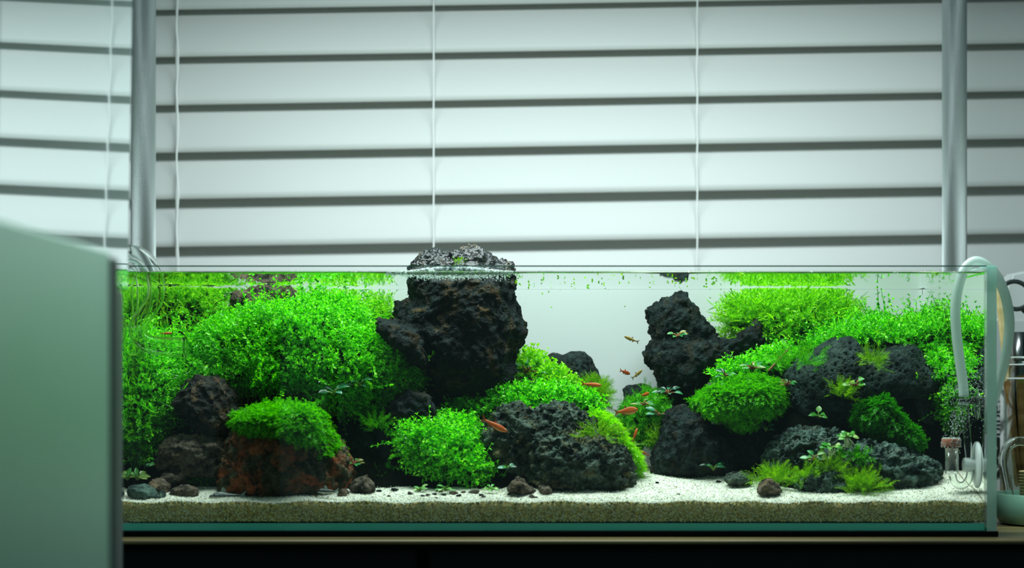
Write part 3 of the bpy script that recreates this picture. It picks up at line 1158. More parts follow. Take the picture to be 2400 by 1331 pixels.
for k, (px, py, s) in enumerate(CHIPS):
    lab = CHIP_LAB.get(px) or 'dark lava chip below the centre cushion, %s from the left' % ORD[CHIP_MID.index((px, py, s))]
    # walk back from the front glass to where the sight line meets the sand
    y = IY0 + .004
    for _ in range(200):
        p = W(px, py, y)
        if p.z <= float(sand_h(np.array(p.x), np.array(y))):
            break
        y += .001
    o = bpy.data.objects.new('lava_chip', chip_meshes[k % 5])
    COL.objects.link(o)
    o.location = p + Vector((0, 0, .0004))
    sc = s * .001
    o.scale = (sc * random.uniform(.8, 1.25), sc, sc * random.uniform(.8, 1.2))
    o.rotation_euler = (random.uniform(-.3, .3), random.uniform(-.3, .3), random.uniform(0, 6))
    tag(o, lab, 'chip', 'lava chips on the sand')

# ------------------------------------------------------------------ soil under the planting
def build_soil():
    x0, x1, y0, y1 = IX0 + .0012, IX1 - .0012, .045, IY1 - .0026
    nx, ny = 160, 70
    X, Y = np.meshgrid(np.linspace(x0, x1, nx), np.linspace(y0, y1, ny))
    px = X * FPX / (Y - CAMY) + PX0
    sm = lambda a, b, v: np.clip((v - a) / (b - a), 0, 1) ** 2 * (3 - 2 * np.clip((v - a) / (b - a), 0, 1))
    left = 1 - sm(820, 1420, px)
    right = sm(1560, 1950, px)
    front_off = sm(2120, 2200, px) * (1 - sm(.10, .16, Y))
    tk = sm(.05, .19, Y)
    front_off = np.maximum(front_off, sm(1540, 1600, px) * (1 - sm(1790, 1860, px)) * (1 - sm(.10, .14, Y)))
    h = (.013 + (.100 * left + .098 * right) * tk) * (1 - front_off) - .002 * front_off
    gap = sm(1380, 1450, px) * (1 - sm(1530, 1640, px))
    Z = sand_h(X, Y) - .004 + h * (1 - gap) * sm(.045, .075, Y) - .004 * gap
    Z = Z + .002 * np.sin(X * 170 + Y * 40) * np.sin(Y * 150) + RNG.uniform(-.0007, .0007, X.shape)
    Z[0] = sand_h(X[0], Y[0]) - .006
    V = np.stack([X, Y, Z], -1).reshape(-1, 3)
    idx = np.arange(nx * ny).reshape(ny, nx)
    Q = np.stack([idx[:-1, :-1], idx[:-1, 1:], idx[1:, 1:], idx[1:, :-1]], -1).reshape(-1, 4)
    return mesh_obj('soil', np_mesh('soil', V, Q), plain('dark_soil', (.005, .006, .004), rough=1.0, spec=.0, bump=(700, 1.0, .002)))


tag(build_soil(), 'dark soil banked up under the plants at the back', 'soil', kind='stuff')


# ------------------------------------------------------------------ plants
def leaf_arr(L_, w_, fold=.25, droop=.15):
    V = np.array([(0, 0, 0), (-w_ / 2, .38 * L_, fold * w_ / 2), (-.36 * w_, .76 * L_, fold * w_ / 2 - droop * L_ * .5), (0, L_, -droop * L_),
                  (w_ / 2, .38 * L_, fold * w_ / 2), (.36 * w_, .76 * L_, fold * w_ / 2 - droop * L_ * .5)])
    Q = np.array([(0, 3, 2, 1), (0, 4, 5, 3)])
    return V, Q


def rot_axis(axis, a):
    return np.array(Matrix.Rotation(a, 3, Vector(axis)))


def cat(parts):
    VV, QQ, o = [], [], 0
    for V, Q in parts:
        VV.append(V)
        QQ.append(Q + o)
        o += len(V)
    return np.concatenate(VV), np.concatenate(QQ)


def ribbon(P, w_):
    P = np.asarray(P, float)
    side = np.array([1.0, 0, 0]) * w_ / 2
    V = np.concatenate([P - side, P + side])
    n = len(P)
    i = np.arange(n - 1)
    return V, np.stack([i, i + n, i + n + 1, i + 1], -1)


def sprig(rs, h, whorls, per, ll, lw, bend=.25, tip=True, spread=1.05):
    """a stem with whorls of small leaves"""
    t = np.linspace(0, 1, 4)
    az = rs.uniform(0, 2 * PI)
    path = np.stack([bend * h * t ** 2 * math.cos(az), bend * h * t ** 2 * math.sin(az), h * t], -1)
    parts = [ribbon(path, .00045)]
    for k in range(whorls):
        u = (k + 1) / whorls
        p = np.array([bend * h * u ** 2 * math.cos(az), bend * h * u ** 2 * math.sin(az), h * u])
        a0 = rs.uniform(0, 2 * PI)
        sp = spread * (1 - .45 * (u if tip else 0)) + rs.uniform(-.2, .2)
        for j in range(per):
            s = rs.uniform(.75, 1.2) * (1 - .25 * u)
            V, Q = leaf_arr(ll * s, lw * s, .3, rs.uniform(.05, .3))
            # leaf lies along y; lift it to the stem direction, then open it out
            R = rot_axis((0, 0, 1), a0 + 2 * PI * j / per + rs.uniform(-.3, .3)) @ rot_axis((1, 0, 0), PI / 2 - sp)
            parts.append((V @ R.T + p, Q))
    return cat(parts)


def frond(rs, ln, pairs, ll, droop=.5, lw=.22, ang=.9):
    """a feathery moss frond: spine along z, bending over towards +y, with narrow leaflets on both sides"""
    n = pairs + 1
    t = np.linspace(0, 1, n + 1)
    a = droop * t ** 1.3 * 1.6
    dy, dz = np.sin(a), np.cos(a)
    y = np.concatenate([[0], np.cumsum(dy[1:])]) * ln / n
    z = np.concatenate([[0], np.cumsum(dz[1:])]) * ln / n
    path = np.stack([np.zeros(n + 1), y, z], -1)
    parts = [ribbon(path[::max(1, n // 4)], .0003)]
    for i in range(1, n + 1):
        d = np.array([0, math.sin(a[i]), math.cos(a[i])])
        s = ll * (1.0 - .55 * t[i] ** 2) * rs.uniform(.7, 1.2)
        for sd in (-1, 1):
            u = d * math.cos(ang) + np.array([sd, 0, 0]) * math.sin(ang) + rs.normal(size=3) * .22
            u /= np.linalg.norm(u)
            nrm = np.cross(u, d)
            nrm /= np.linalg.norm(nrm) + 1e-9
            q = np.cross(nrm, u) * lw * s * .5
            p = path[i]
            parts.append((np.array([p, p + u * s * .45 + q, p + u * s, p + u * s * .45 - q]), np.array([(0, 1, 2, 3)])))
    return cat(parts)


def mound(poly, y, T, rough=.003, n=56, m=24, seed=0, **kw):
    V, Q, Tt = lobe_arrays(poly, y, T, n=n, m=m, **kw)
    c = V.mean(0)
    d = np.array([mnoise.noise(Vector(v * 38) + Vector((seed, 0, 0))) for v in V])
    d2 = np.array([mnoise.noise(Vector(v * 95) + Vector((0, seed, 3))) for v in V])
    u = (V - c) / (np.linalg.norm(V - c, axis=1, keepdims=True) + 1e-9)
    V = V + u * (d * rough * 1.6 + d2 * rough)[:, None]
    return V, Q, Tt


def surf_sample(V, Q, T, n, rs, front=3.0, zmin=None, up=0.0):
    F = np.concatenate([T, Q[:, [0, 1, 2]], Q[:, [0, 2, 3]]])
    a, b, c = V[F[:, 0]], V[F[:, 1]], V[F[:, 2]]
    nr = np.cross(b - a, c - a)
    ar = np.linalg.norm(nr, axis=1)
    nr = nr / (ar[:, None] + 1e-12)
    cen = (a + b + c) / 3
    mid = V.mean(0)
    flip = np.sign(np.einsum('ij,ij->i', nr, cen - mid))
    if flip.mean() < 0:
        nr = -nr
    wgt = ar * np.where((nr[:, 1] < .25) | (nr[:, 2] > .5), front, 1.0)
    wgt *= np.clip(1 + up * nr[:, 2], .05, None)
    if zmin is not None:
        wgt = wgt * (cen[:, 2] > zmin)
    f = rs.choice(len(F), n, p=wgt / wgt.sum())
    u, v = rs.uniform(size=(2, n))
    k = u + v > 1
    u[k], v[k] = 1 - u[k], 1 - v[k]
    P = a[f] + (b[f] - a[f]) * u[:, None] + (c[f] - a[f]) * v[:, None]
    return P, nr[f]


def place(temps, P, D, rs, smin=.75, smax=1.25, spin=True, hang=None):
    """instances of the template sprigs at P growing along D, as one pair of arrays"""
    n = len(P)
    D = D / (np.linalg.norm(D, axis=1, keepdims=True) + 1e-9)
    if spin:
        A = rs.normal(size=(n, 3))
    else:      # bend towards hang (downwards and out)
        A = np.broadcast_to(np.asarray(hang, float), (n, 3)) + rs.normal(size=(n, 3)) * .35
    Yv = A - D * np.einsum('ij,ij->i', A, D)[:, None]
    Yv /= np.linalg.norm(Yv, axis=1, keepdims=True) + 1e-9
    Xv = np.cross(Yv, D)
    R = np.stack([Xv, Yv, D], -1)
    s = rs.uniform(smin, smax, n)
    which = rs.integers(0, len(temps), n)
    VV, QQ, o = [], [], 0
    for k, (V, Q) in enumerate(temps):
        i = np.nonzero(which == k)[0]
        if not len(i):
            continue
        W_ = np.einsum('nij,kj->nki', R[i], V) * s[i][:, None, None] + P[i][:, None, :]
        q = Q[None] + (np.arange(len(i)) * len(V))[:, None, None]
        VV.append(W_.reshape(-1, 3))
        QQ.append(q.reshape(-1, 4) + o)
        o += len(i) * len(V)
    return np.concatenate(VV), np.concatenate(QQ)


def clip_tank(V):
    """leaves press flat against the glass instead of passing through it, and bend under the surface"""
    V[:, 0] = np.clip(V[:, 0], IX0 + .0007, IX1 - .0007)
    V[:, 1] = np.clip(V[:, 1], IY0 + .0012, IY1 - .0016)
    return V


_rt = np.random.default_rng(5)
TP = {
    'carpet': [sprig(_rt, .0085, 4, 3, .0025, .00135, .35) for _ in range(6)],
    'carpetbig': [sprig(_rt, .0105, 4, 3, .0034, .0021, .4) for _ in range(6)],
    'trail': [sprig(_rt, .022, 7, 2, .0032, .0020, .5, spread=1.15) for _ in range(5)],
    'needle': [sprig(_rt, .026, 8, 3, .0046, .0011, .3, spread=.85) for _ in range(6)],
    'needleshort': [sprig(_rt, .014, 5, 3, .0042, .0013, .35, spread=.9) for _ in range(6)],
    'blade': [sprig(_rt, .016, 2, 2, .013, .0008, .5, spread=.5) for _ in range(5)],
    'moss': [frond(_rt, .0088, 11, .0028, .75, .34, 1.05) for _ in range(8)],
    'mossfine': [frond(_rt, .0076, 10, .0024, .65, .28, 1.0) for _ in range(7)],
    'fern': [frond(_rt, .0135, 15, .0036, .38, .13, .8) for _ in range(7)],
}
M['carpet'] = leaf_mat('carpet_leaves', [(0.029, 0.286, 0.0039), (0.065, 0.468, 0.0052), (0.117, 0.650, 0.0078), (0.195, 0.806, 0.0156), (0.312, 0.850, 0.0455)])
M['bright'] = leaf_mat('yellow_green_leaves', [(0.092, 0.391, 0.0046), (0.172, 0.552, 0.0069), (0.253, 0.667, 0.0115), (0.345, 0.759, 0.0184), (0.437, 0.828, 0.0403)])
M['mossgreen'] = leaf_mat('moss_leaves', [(0.023, 0.221, 0.0039), (0.052, 0.377, 0.0052), (0.098, 0.520, 0.0065), (0.169, 0.650, 0.0130)], trans=.35, spec=.2)
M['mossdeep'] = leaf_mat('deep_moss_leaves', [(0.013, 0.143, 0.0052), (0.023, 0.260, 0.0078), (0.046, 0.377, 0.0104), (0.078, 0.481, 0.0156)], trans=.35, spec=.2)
M['ferngreen'] = leaf_mat('fern_leaves', [(0.068, 0.243, 0.0054), (0.135, 0.378, 0.0068), (0.230, 0.513, 0.0108), (0.297, 0.581, 0.0162)], trans=.4, spec=.2)
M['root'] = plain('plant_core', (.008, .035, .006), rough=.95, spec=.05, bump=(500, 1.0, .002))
M['roots'] = plain('pale_roots', (.62, .68, .38), rough=.6)


def pull_in(poly, px):
    A = np.asarray(poly, float)
    c = A.mean(0)
    v = A - c
    r = np.linalg.norm(v, axis=1, keepdims=True)
    return [tuple(q) for q in c + v * np.clip(1 - px / r, .5, 1)]


def planting(name, label, cat_, region, seed, m, mix, core=True, group=None, core_shrink=.94, pull=13):
    """region: list of (poly, y, T, kw); mix: list of dicts(t=template, n=count, a=normal weight, b=up weight, j=jitter, s=(min,max), ...)"""
    rs = np.random.default_rng(seed)
    region = [(pull_in(p, pull), y, T, kw) for p, y, T, kw in region]
    arr = [mound(p, y, T, seed=seed + i, **kw) for i, (p, y, T, kw) in enumerate(region)]
    c = join_arrays(arr)
    ce = c[0].mean(0)
    o = thing(name, label, cat_, group, loc=(float(ce[0]), float(ce[1]), float(c[0][:, 2].min())))
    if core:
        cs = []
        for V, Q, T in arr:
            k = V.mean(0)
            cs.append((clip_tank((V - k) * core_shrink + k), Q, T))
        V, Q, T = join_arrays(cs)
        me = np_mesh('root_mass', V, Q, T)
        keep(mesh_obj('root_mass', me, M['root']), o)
    parts = []
    for d in mix:
        tot = np.array([np.linalg.norm(a[0].max(0) - a[0].min(0)) ** 2 for a in arr])
        for a, k in zip(arr, tot / tot.sum()):
            n = max(3, int(d['n'] * k))
            P, nr = surf_sample(*a, n, rs, d.get('front', 3.0), d.get('zmin'), d.get('up', 0))
            D = nr * d.get('a', 1) + np.array([0, 0, 1]) * d.get('b', .5) + rs.normal(size=(n, 3)) * d.get('j', .3)
            P = P - nr * d.get('sink', .003)
            s = d.get('s', (.75, 1.25))
            if d.get('hang') is not None:
                parts.append(place(TP[d['t']], P, D, rs, *s, spin=False, hang=d['hang']))
            else:
                parts.append(place(TP[d['t']], P, D, rs, *s))
    V, Q = cat(parts)
    V = clip_tank(V)
    top = d.get('ztop', WZ - .0012)
    over = V[:, 2] > top
    V[over, 2] = top - (V[over, 2] - top) * .25
    lv = mesh_obj('leaves', np_mesh('leaves', V, Q, smooth=False), M[m])
    tag(lv, kind='stuff')
    keep(lv, o)
    return o


HANG = (0, -.5, -.8)
planting('carpet_plant', 'huge bright green mound of tiny leaves filling the left half', 'plant', [
    ([(400, 960), (405, 880), (440, 805), (500, 762), (560, 733), (640, 711), (720, 704), (800, 710), (850, 728), (880, 768), (925, 808), (968, 842), (1005, 880), (1008, 920), (998, 938), (950, 925), (910, 955),
      (880, 990), (830, 995), (780, 960), (720, 935), (640, 930), (580, 935), (555, 920), (510, 890), (470, 885), (430, 915)], .128, .062, dict(c=(700, 835), n=90, m=34, rough=.0045))],
    21, 'carpet', [dict(t='carpet', n=10500, a=.7, b=.7, j=.45), dict(t='trail', n=420, a=.6, b=.5, j=.6), dict(t='blade', n=120, a=.8, b=.5, j=.6, s=(.5, .9))])
planting('carpet_plant', 'green leafy slope along the left end pane behind the glass pipes', 'plant', [
    ([(278, 795), (400, 780), (450, 850), (432, 930), (412, 1000), (380, 1050), (362, 1115), (328, 1150), (278, 1150)], .105, .05, dict(rough=.004))],
    22, 'carpet', [dict(t='carpet', n=3200, a=.7, b=.6, j=.45), dict(t='trail', n=220, a=.7, b=.2, j=.6), dict(t='blade', n=120, a=.7, b=.4, j=.7, s=(.6, 1.0))])
planting('stem_plant', 'yellow green fine-leaved thicket reaching the surface at back left', 'plant', [
    ([(280, 664), (400, 664), (530, 668), (540, 720), (520, 765), (430, 810), (280, 830)], .195, .026, dict(rough=.004)),
    ([(540, 735), (640, 700), (700, 705), (690, 760), (560, 790)], .185, .02, {})],
    23, 'bright', [dict(t='needle', n=620, a=.5, b=1.1, j=.35, sink=.006, s=(.6, 1.0)), dict(t='needleshort', n=900, a=.7, b=.6, j=.45), dict(t='blade', n=130, a=.5, b=.6, j=.6)])
planting('stem_plant', 'thin loose stems behind the crest of the big left mound', 'plant', [
    ([(700, 735), (760, 706), (840, 712), (925, 728), (945, 780), (700, 780)], .205, .014, {})],
    24, 'bright', [dict(t='needle', n=130, a=.3, b=1.3, j=.3, sink=.008, s=(.4, .85)), dict(t='needleshort', n=330, a=.5, b=.8, j=.4)])
planting('carpet_plant', 'light green leafy cushion spilling onto the sand at front centre', 'plant', [
    ([(900, 1010), (940, 990), (1000, 992), (1060, 988), (1105, 1000), (1128, 1040), (1150, 1085), (1172, 1115), (1160, 1138), (1090, 1135), (990, 1130), (965, 1095), (925, 1050)], .078, .026, dict(rough=.004))],
    25, 'carpet', [dict(t='carpetbig', n=1500, a=.7, b=.6, j=.45), dict(t='moss', n=500, a=.8, b=.2, j=.3), dict(t='trail', n=120, a=.7, b=.0, j=.5, s=(.6, 1.0))])
planting('carpet_plant', 'light green leafy band running behind the crusted rock', 'plant', [
    ([(1005, 990), (1040, 962), (1100, 938), (1180, 920), (1260, 915), (1330, 918), (1400, 952), (1380, 975), (1300, 975), (1200, 990), (1080, 1010)], .122, .02, dict(c=(1190, 955))),
    ([(1340, 930), (1400, 940), (1420, 975), (1370, 980)], .115, .012, {})],
    26, 'carpet', [dict(t='carpetbig', n=1500, a=.7, b=.7, j=.45), dict(t='moss', n=160, a=.8, b=.4, j=.4)])
planting('carpet_plant', 'pale green rosettes beside the black tower and small round rock', 'plant', [
    ([(1200, 855), (1240, 838), (1290, 862), (1335, 905), (1362, 925), (1330, 955), (1260, 930), (1205, 895)], .165, .024, {})],
    27, 'bright', [dict(t='carpetbig', n=560, a=.7, b=.7, j=.4, s=(.8, 1.4)), dict(t='trail', n=26, a=.2, b=1.2, j=.4, s=(.5, .9))])
planting('moss_clump', 'bright moss trailing down the right edge of the crusted rock', 'moss', [
    ([(1372, 968), (1400, 955), (1440, 985), (1478, 1030), (1505, 1080), (1520, 1118), (1498, 1126), (1478, 1085), (1440, 1042), (1390, 1010)], .098, .022, dict(c=(1448, 1030)))],
    28, 'bright', [dict(t='mossfine', n=1500, a=.8, b=.35, j=.35, hang=HANG)])
planting('moss_clump', 'feathery moss hanging on the small round back rock', 'moss', [
    ([(1362, 895), (1405, 888), (1425, 903), (1424, 948), (1400, 962), (1368, 935)], .180, .016, {})],
    29, 'ferngreen', [dict(t='fern', n=330, a=1, b=.3, j=.3, s=(.7, 1.1))])
planting('moss_clump', 'mossy bush at the back of the gap below the two-lobed rock', 'moss', [
    ([(1448, 965), (1472, 928), (1525, 905), (1555, 925), (1585, 965), (1575, 1010), (1535, 1050), (1485, 1045), (1455, 1005)], .175, .028, {})],
    30, 'mossgreen', [dict(t='moss', n=700, a=.9, b=.4, j=.4), dict(t='fern', n=130, a=.8, b=.5, j=.4)])
planting('stem_plant', 'yellow green hairy bush behind the two-lobed black rock', 'plant', [
    ([(1688, 765), (1725, 722), (1800, 705), (1880, 700), (1955, 708), (2005, 742), (2010, 775), (1960, 800), (1850, 812), (1780, 785), (1720, 785)], .200, .026, dict(rough=.004))],
    31, 'bright', [dict(t='needle', n=900, a=.6, b=1.0, j=.35, sink=.008, s=(.55, .95)), dict(t='needleshort', n=1100, a=.8, b=.5, j=.4), dict(t='blade', n=200, a=.7, b=.4, j=.5)])
planting('carpet_plant', 'bright green leafy bank above the big pitted boulder', 'plant', [
    ([(1840, 815), (1900, 800), (1990, 770), (2060, 745), (2110, 768), (2160, 755), (2230, 748), (2306, 745), (2308, 800), (2285, 860), (2205, 862), (2150, 830), (2060, 822), (1960, 815), (1880, 835)], .172, .045, dict(c=(2110, 800), n=90, rough=.004))],
    32, 'carpet', [dict(t='carpet', n=3000, a=.7, b=.7, j=.45), dict(t='needleshort', n=600, a=.5, b=.9, j=.4), dict(t='trail', n=180, a=.7, b=.1, j=.6)])
planting('carpet_plant', 'green cascade of round leaves down the right side of the boulder', 'plant', [
    ([(2165, 838), (2230, 832), (2285, 850), (2300, 900), (2260, 950), (2240, 1005), (2218, 1000), (2205, 945), (2212, 895), (2185, 862)], .128, .026, dict(c=(2238, 890)))],
    33, 'carpet', [dict(t='carpetbig', n=900, a=.8, b=.3, j=.45), dict(t='trail', n=90, a=.7, b=-.3, j=.4)])
planting('stem_plant', 'leafy green stems between two-lobed rock and pitted boulder', 'plant', [
    ([(1648, 905), (1690, 865), (1750, 858), (1812, 832), (1862, 822), (1895, 828), (1860, 855), (1835, 890), (1760, 890), (1690, 910)], .150, .024, {})],
    34, 'carpet', [dict(t='carpetbig', n=520, a=.6, b=.8, j=.4), dict(t='moss', n=520, a=.8, b=.4, j=.4), dict(t='trail', n=40, a=.3, b=1.1, j=.3, s=(.5, .9))])
planting('moss_clump', 'round moss dome on the dark boulder right of the gap', 'moss', [
    ([(1622, 935), (1655, 910), (1700, 893), (1770, 887), (1828, 903), (1852, 935), (1842, 960), (1800, 972), (1740, 984), (1690, 986), (1645, 975), (1628, 955)], .112, .042, dict(rough=.0065, n=90, m=40))],
    35, 'mossgreen', [dict(t='moss', n=3000, a=1, b=.15, j=.5, hang=HANG), dict(t='mossfine', n=1300, a=1, b=.3, j=.55)])
planting('moss_clump', 'deep green moss hanging over the low grey green rock', 'moss', [
    ([(1995, 962), (2025, 945), (2070, 942), (2108, 955), (2122, 988), (2145, 1020), (2145, 1034), (2110, 1034), (2055, 1018), (1995, 990)], .092, .022, dict(rough=.0065, n=90, m=40))],
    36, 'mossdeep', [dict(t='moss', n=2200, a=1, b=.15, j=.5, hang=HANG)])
planting('moss_clump', 'round moss cap covering the rust brown rock at front left', 'moss', [
    ([(553, 1000), (560, 975), (592, 952), (640, 939), (700, 943), (748, 966), (785, 1003), (808, 1050), (812, 1078), (790, 1080), (740, 1050), (680, 1036), (620, 1020), (572, 1012)], .052, .038, dict(c=(680, 1000), rough=.006, n=90, m=40))],
    37, 'mossgreen', [dict(t='moss', n=3000, a=1, b=.15, j=.5, hang=HANG), dict(t='mossfine', n=1300, a=1, b=.3, j=.55)])


# tufts of fern moss: fronds fanned out from one foot
def tuft(label, px, py, y, r_px, n, m='ferngreen', t='fern', seed=0, wide=1.0, up=1.0, scale=None):
    rs = np.random.default_rng(500 + seed)
    base = np.array(W(px, py, y))
    s = r_px * (y - CAMY) / FPX
    P = base + rs.normal(size=(n, 3)) * np.array([.33 * wide, .25, .16]) * s
    D = (P - base) / s * 1.5 + np.array([0, -.35, .75 * up]) + rs.normal(size=(n, 3)) * .35
    V, Q = place(TP[t], P, D, rs, *(scale or (.6, 1.05)))
    V = clip_tank(V)
    o = thing('moss_tuft', label, 'moss', loc=tuple(float(v) for v in base))
    lv = tag(mesh_obj('fronds', np_mesh('fronds', V, Q, smooth=False), M[m]), kind='stuff')
    keep(lv, o)
    return o


tuft('feathery fern moss tuft at the left end of the grey green rock', 1815, 1125, .050, 62, 130, seed=1)
tuft('yellow green fern moss tuft in front of the grey green rock', 2022, 1140, .038, 60, 170, seed=2)
tuft('small fern moss tuft on the middle of the grey green rock', 1950, 1098, .046, 30, 60, seed=3)
tuft('low fern moss tuft left of the middle one on the grey green rock', 1898, 1118, .046, 28, 36, seed=4)
tuft('sparse green tuft on the left shoulder of the pitted boulder', 1872, 848, .088, 52, 80, 'mossgreen', seed=5, wide=1.4)
tuft('small dark green tuft at the top dip of the pitted boulder', 2046, 846, .082, 30, 44, 'ferngreen', seed=6, up=.5)
tuft('small green tuft on the middle of the pitted boulder', 1975, 920, .080, 34, 60, 'ferngreen', seed=7)
tuft('green moss tuft beside the rust brown rock on its left', 485, 1130, .065, 52, 110, 'mossgreen', seed=8)
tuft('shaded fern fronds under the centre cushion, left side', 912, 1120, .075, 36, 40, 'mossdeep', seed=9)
tuft('yellow moss tuft on the crusted rock below the moss trail', 1405, 1015, .058, 40, 60, 'ferngreen', seed=10, wide=1.5, up=.4)
tuft('thin moss tuft on the shadowed rock beside the moss cap', 885, 1000, .072, 34, 36, 'mossgreen', seed=11)
tuft('fern fronds left of the dark boulder in the gap', 1548, 1030, .135, 40, 36, 'ferngreen', seed=12)
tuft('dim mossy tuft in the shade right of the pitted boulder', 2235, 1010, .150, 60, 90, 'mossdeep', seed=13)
tuft('tiny green moss growing on the emerged crown of the tower', 1075, 613, .083, 20, 40, 'ferngreen', 'mossfine', seed=14, scale=(.2, .4))
tuft('green moss fringe where the tower meets the leafy band', 1300, 940, .118, 40, 60, 'ferngreen', seed=15, wide=1.3)
tuft('low moss tuft on the grey green rock just above the yellow tuft', 2012, 1072, .048, 32, 50, 'mossgreen', 'moss', seed=16, wide=1.2, up=.5)

# ------------------------------------------------------------------ glass pipes at the left end
def path(pts, y, k=6):
    return catmull([W(p[0], p[1], p[2] if len(p) > 2 else y) for p in pts], k)


lily = thing('glass_outflow_pipe', 'clear glass outflow pipe hooked over the left pane, flared mouth', 'pipe', loc=W(330, 800, .035))
P = path([(232, 700, .05), (236, 640, .05), (256, 603, .047), (290, 593, .043), (328, 600, .040), (357, 630, .037), (366, 668, .036), (363, 700, .036), (346, 728, .036), (328, 752, .036), (322, 775, .036), (331, 796, .036), (352, 807, .036), (390, 812, .036), (434, 814, .036)], .036, 6)
n = len(P)
keep(glass_tube('tube', P, [.0060 + .0004 * min(1, i / n) + .0008 * max(0, (i / n - .86) / .14) for i in range(n)], M['pipe_glass'], seg=28, wall=.0008), lily)
bm = bmesh.new()
e0 = P[-1]
add_lathe(bm, [(.0063, -.0002), (.0077, -.0003), (.0080, .0003), (.0077, .0009), (.0064, .0006)], tuple(e0), 28, 'x')
keep(bm_obj('lip', bm, M['pipe_glass'], None, True), lily)
inn = thing('glass_intake_pipe', 'thin straight glass intake pipe with a round bottom at left', 'pipe', loc=W(324, 1095, .060))
P = path([(232, 690, .075), (240, 640, .072), (270, 612, .068), (305, 612, .064), (330, 640, .060), (337, 690, .060), (333, 740, .060), (326, 800, .060), (324, 900, .060), (324, 1000, .060), (325, 1070, .060)], .06, 6)
keep(glass_tube('tube', P, .0050, M['pipe_glass'], seg=24, wall=.0007), inn)
e0 = P[-1]
cap = [(.0050, 0), (.0052, -.004), (.0050, -.0075), (.0040, -.0100), (.0022, -.0114), (.0, -.0118)]
keep(lathe('round_end', cap, tuple(e0), M['pipe_glass'], seg=24), inn)

# ------------------------------------------------------------------ diffuser at the right end
YD = .030
hose = tag(tube('air_hose', path([(2302, 1010, .055), (2318, 965, .045), (2340, 900, .040), (2358, 830, .035), (2366, 760, .033), (2358, 700, .032), (2338, 650, .031), (2312, 622, .030), (2288, 612, .030), (2268, 622, .030), (2254, 645, .030),
                                         (2243, 685, .030), (2239, 730, .030), (2242, 785, .030), (2250, 850, .030), (2257, 900, .030), (2259, 930, .030)], YD, 7), .0036, M['hose'], seg=16),
           'milky translucent hose looping over the right glass pane', 'hose')
dif = thing('glass_diffuser', 'glass gas diffuser with terracotta disc hanging at the right pane', 'diffuser', loc=W(2250, 1135, YD))
P = path([(2260, 925), (2262, 960), (2266, 1010), (2271, 1060), (2274, 1095), (2272, 1118), (2262, 1134), (2248, 1137), (2237, 1128), (2232, 1112)], YD, 6)
keep(glass_tube('stem', P, .0027, M['pipe_glass'], seg=18, wall=.0006), dif)
s_ = (YD - CAMY) / FPX
c = W(2231, 1112, YD)
prof = [(.0027, 0), (.0045, .0003), (16 * s_, .0012), (16 * s_, 62 * s_), (15 * s_, 62 * s_), (15 * s_, .0020), (.0040, .0011)]
keep(lathe('chamber', prof, tuple(c), M['chamber_glass'], seg=28), dif)
c = W(2229, 1047, YD)
keep(lathe('ceramic_disc', [(0, 0), (21 * s_, 0), (22 * s_, .0006), (22 * s_, 17 * s_), (21 * s_, 18.5 * s_), (0, 18.5 * s_)], tuple(c), M['ceramic'], seg=32), dif)
tag(dif.children[-1], 'terracotta brown disc')
c = W(2259, 938, YD)
keep(lathe('clip_ring', [(.0030, -.0008), (.0044, -.0008), (.0044, .0010), (.0030, .0010), (.0030, -.0008)], tuple(c), M['blackrubber'], seg=24), dif)
keep(lathe('hose_end', [(.0022, -.0034), (.0037, -.0034), (.0037, -.0008), (.0022, -.0008)], tuple(c), M['hose'], seg=20), dif)
scup = thing('suction_cup', 'white suction cup holding the diffuser stem to the right pane', 'suction cup', loc=W(2295, 1085, YD))
c = W(2257, 1089, YD)
wd = 60 * s_
keep(lathe('clip', [(0, 0), (.0046, .0002), (.0050, .0012), (.0050, wd * .30), (.0040, wd * .36), (.0040, wd * .50), (.0050, wd * .55), (.0050, wd * .7), (0, wd * .7)], tuple(c), M['cup'], seg=28, axis='x'), scup)
xe = IX1 - .0006
c0 = c.x
keep(lathe('disc', [(0, 32 * s_), (.006, 33 * s_), (.0125, 36.5 * s_), (.0162, 42 * s_), (.0160, 44 * s_), (.011, 42.5 * s_), (0, 40 * s_)], tuple(c), M['cup'], seg=40, axis='x'), scup)
keep(lathe('rim_disc', [(.004, xe - c0 - .0016), (.0125, xe - c0 - .0016), (.0162, xe - c0 - .0004), (.0164, xe - c0), (.004, xe - c0)], tuple(c), M['cup'], seg=40, axis='x'), scup)
sc2 = thing('suction_cup', 'small clear suction cup on a black peg below the hose end', 'suction cup', loc=W(2290, 938, YD))
c = W(2272, 938, YD)
keep(lathe('peg', [(0, 0), (.0020, .0002), (.0022, .0008), (.0022, 15 * s_), (0, 15 * s_)], tuple(c), M['blackrubber'], seg=20, axis='x'), sc2)
keep(lathe('disc', [(0, 13 * s_), (.0050, 14 * s_), (.0105, 17 * s_), (.0107, 19 * s_), (.0050, 17 * s_), (0, 16 * s_)], tuple(W(2272, 948, YD)), M['clear_cup'], seg=36, axis='x'), sc2)
keep(lathe('rim_disc', [(.003, 29 * s_), (.0103, 29 * s_), (.0107, 31 * s_), (.003, 31 * s_)], tuple(W(2272, 950, YD)), M['clear_cup'], seg=36, axis='x'), sc2)


# ------------------------------------------------------------------ bubbles, foam, floating bits
def spheres(pts, rad):
    bm = bmesh.new()
    bmesh.ops.create_icosphere(bm, subdivisions=1, radius=1)
    B = np.array([v.co for v in bm.verts])
    F = np.array([[v.index for v in f.verts] for f in bm.faces])
    bm.free()
    n = len(pts)
    V = B[None] * rad[:, None, None] + pts[:, None, :]
    return V.reshape(-1, 3), (F[None] + (np.arange(n) * len(B))[:, None, None]).reshape(-1, 3)


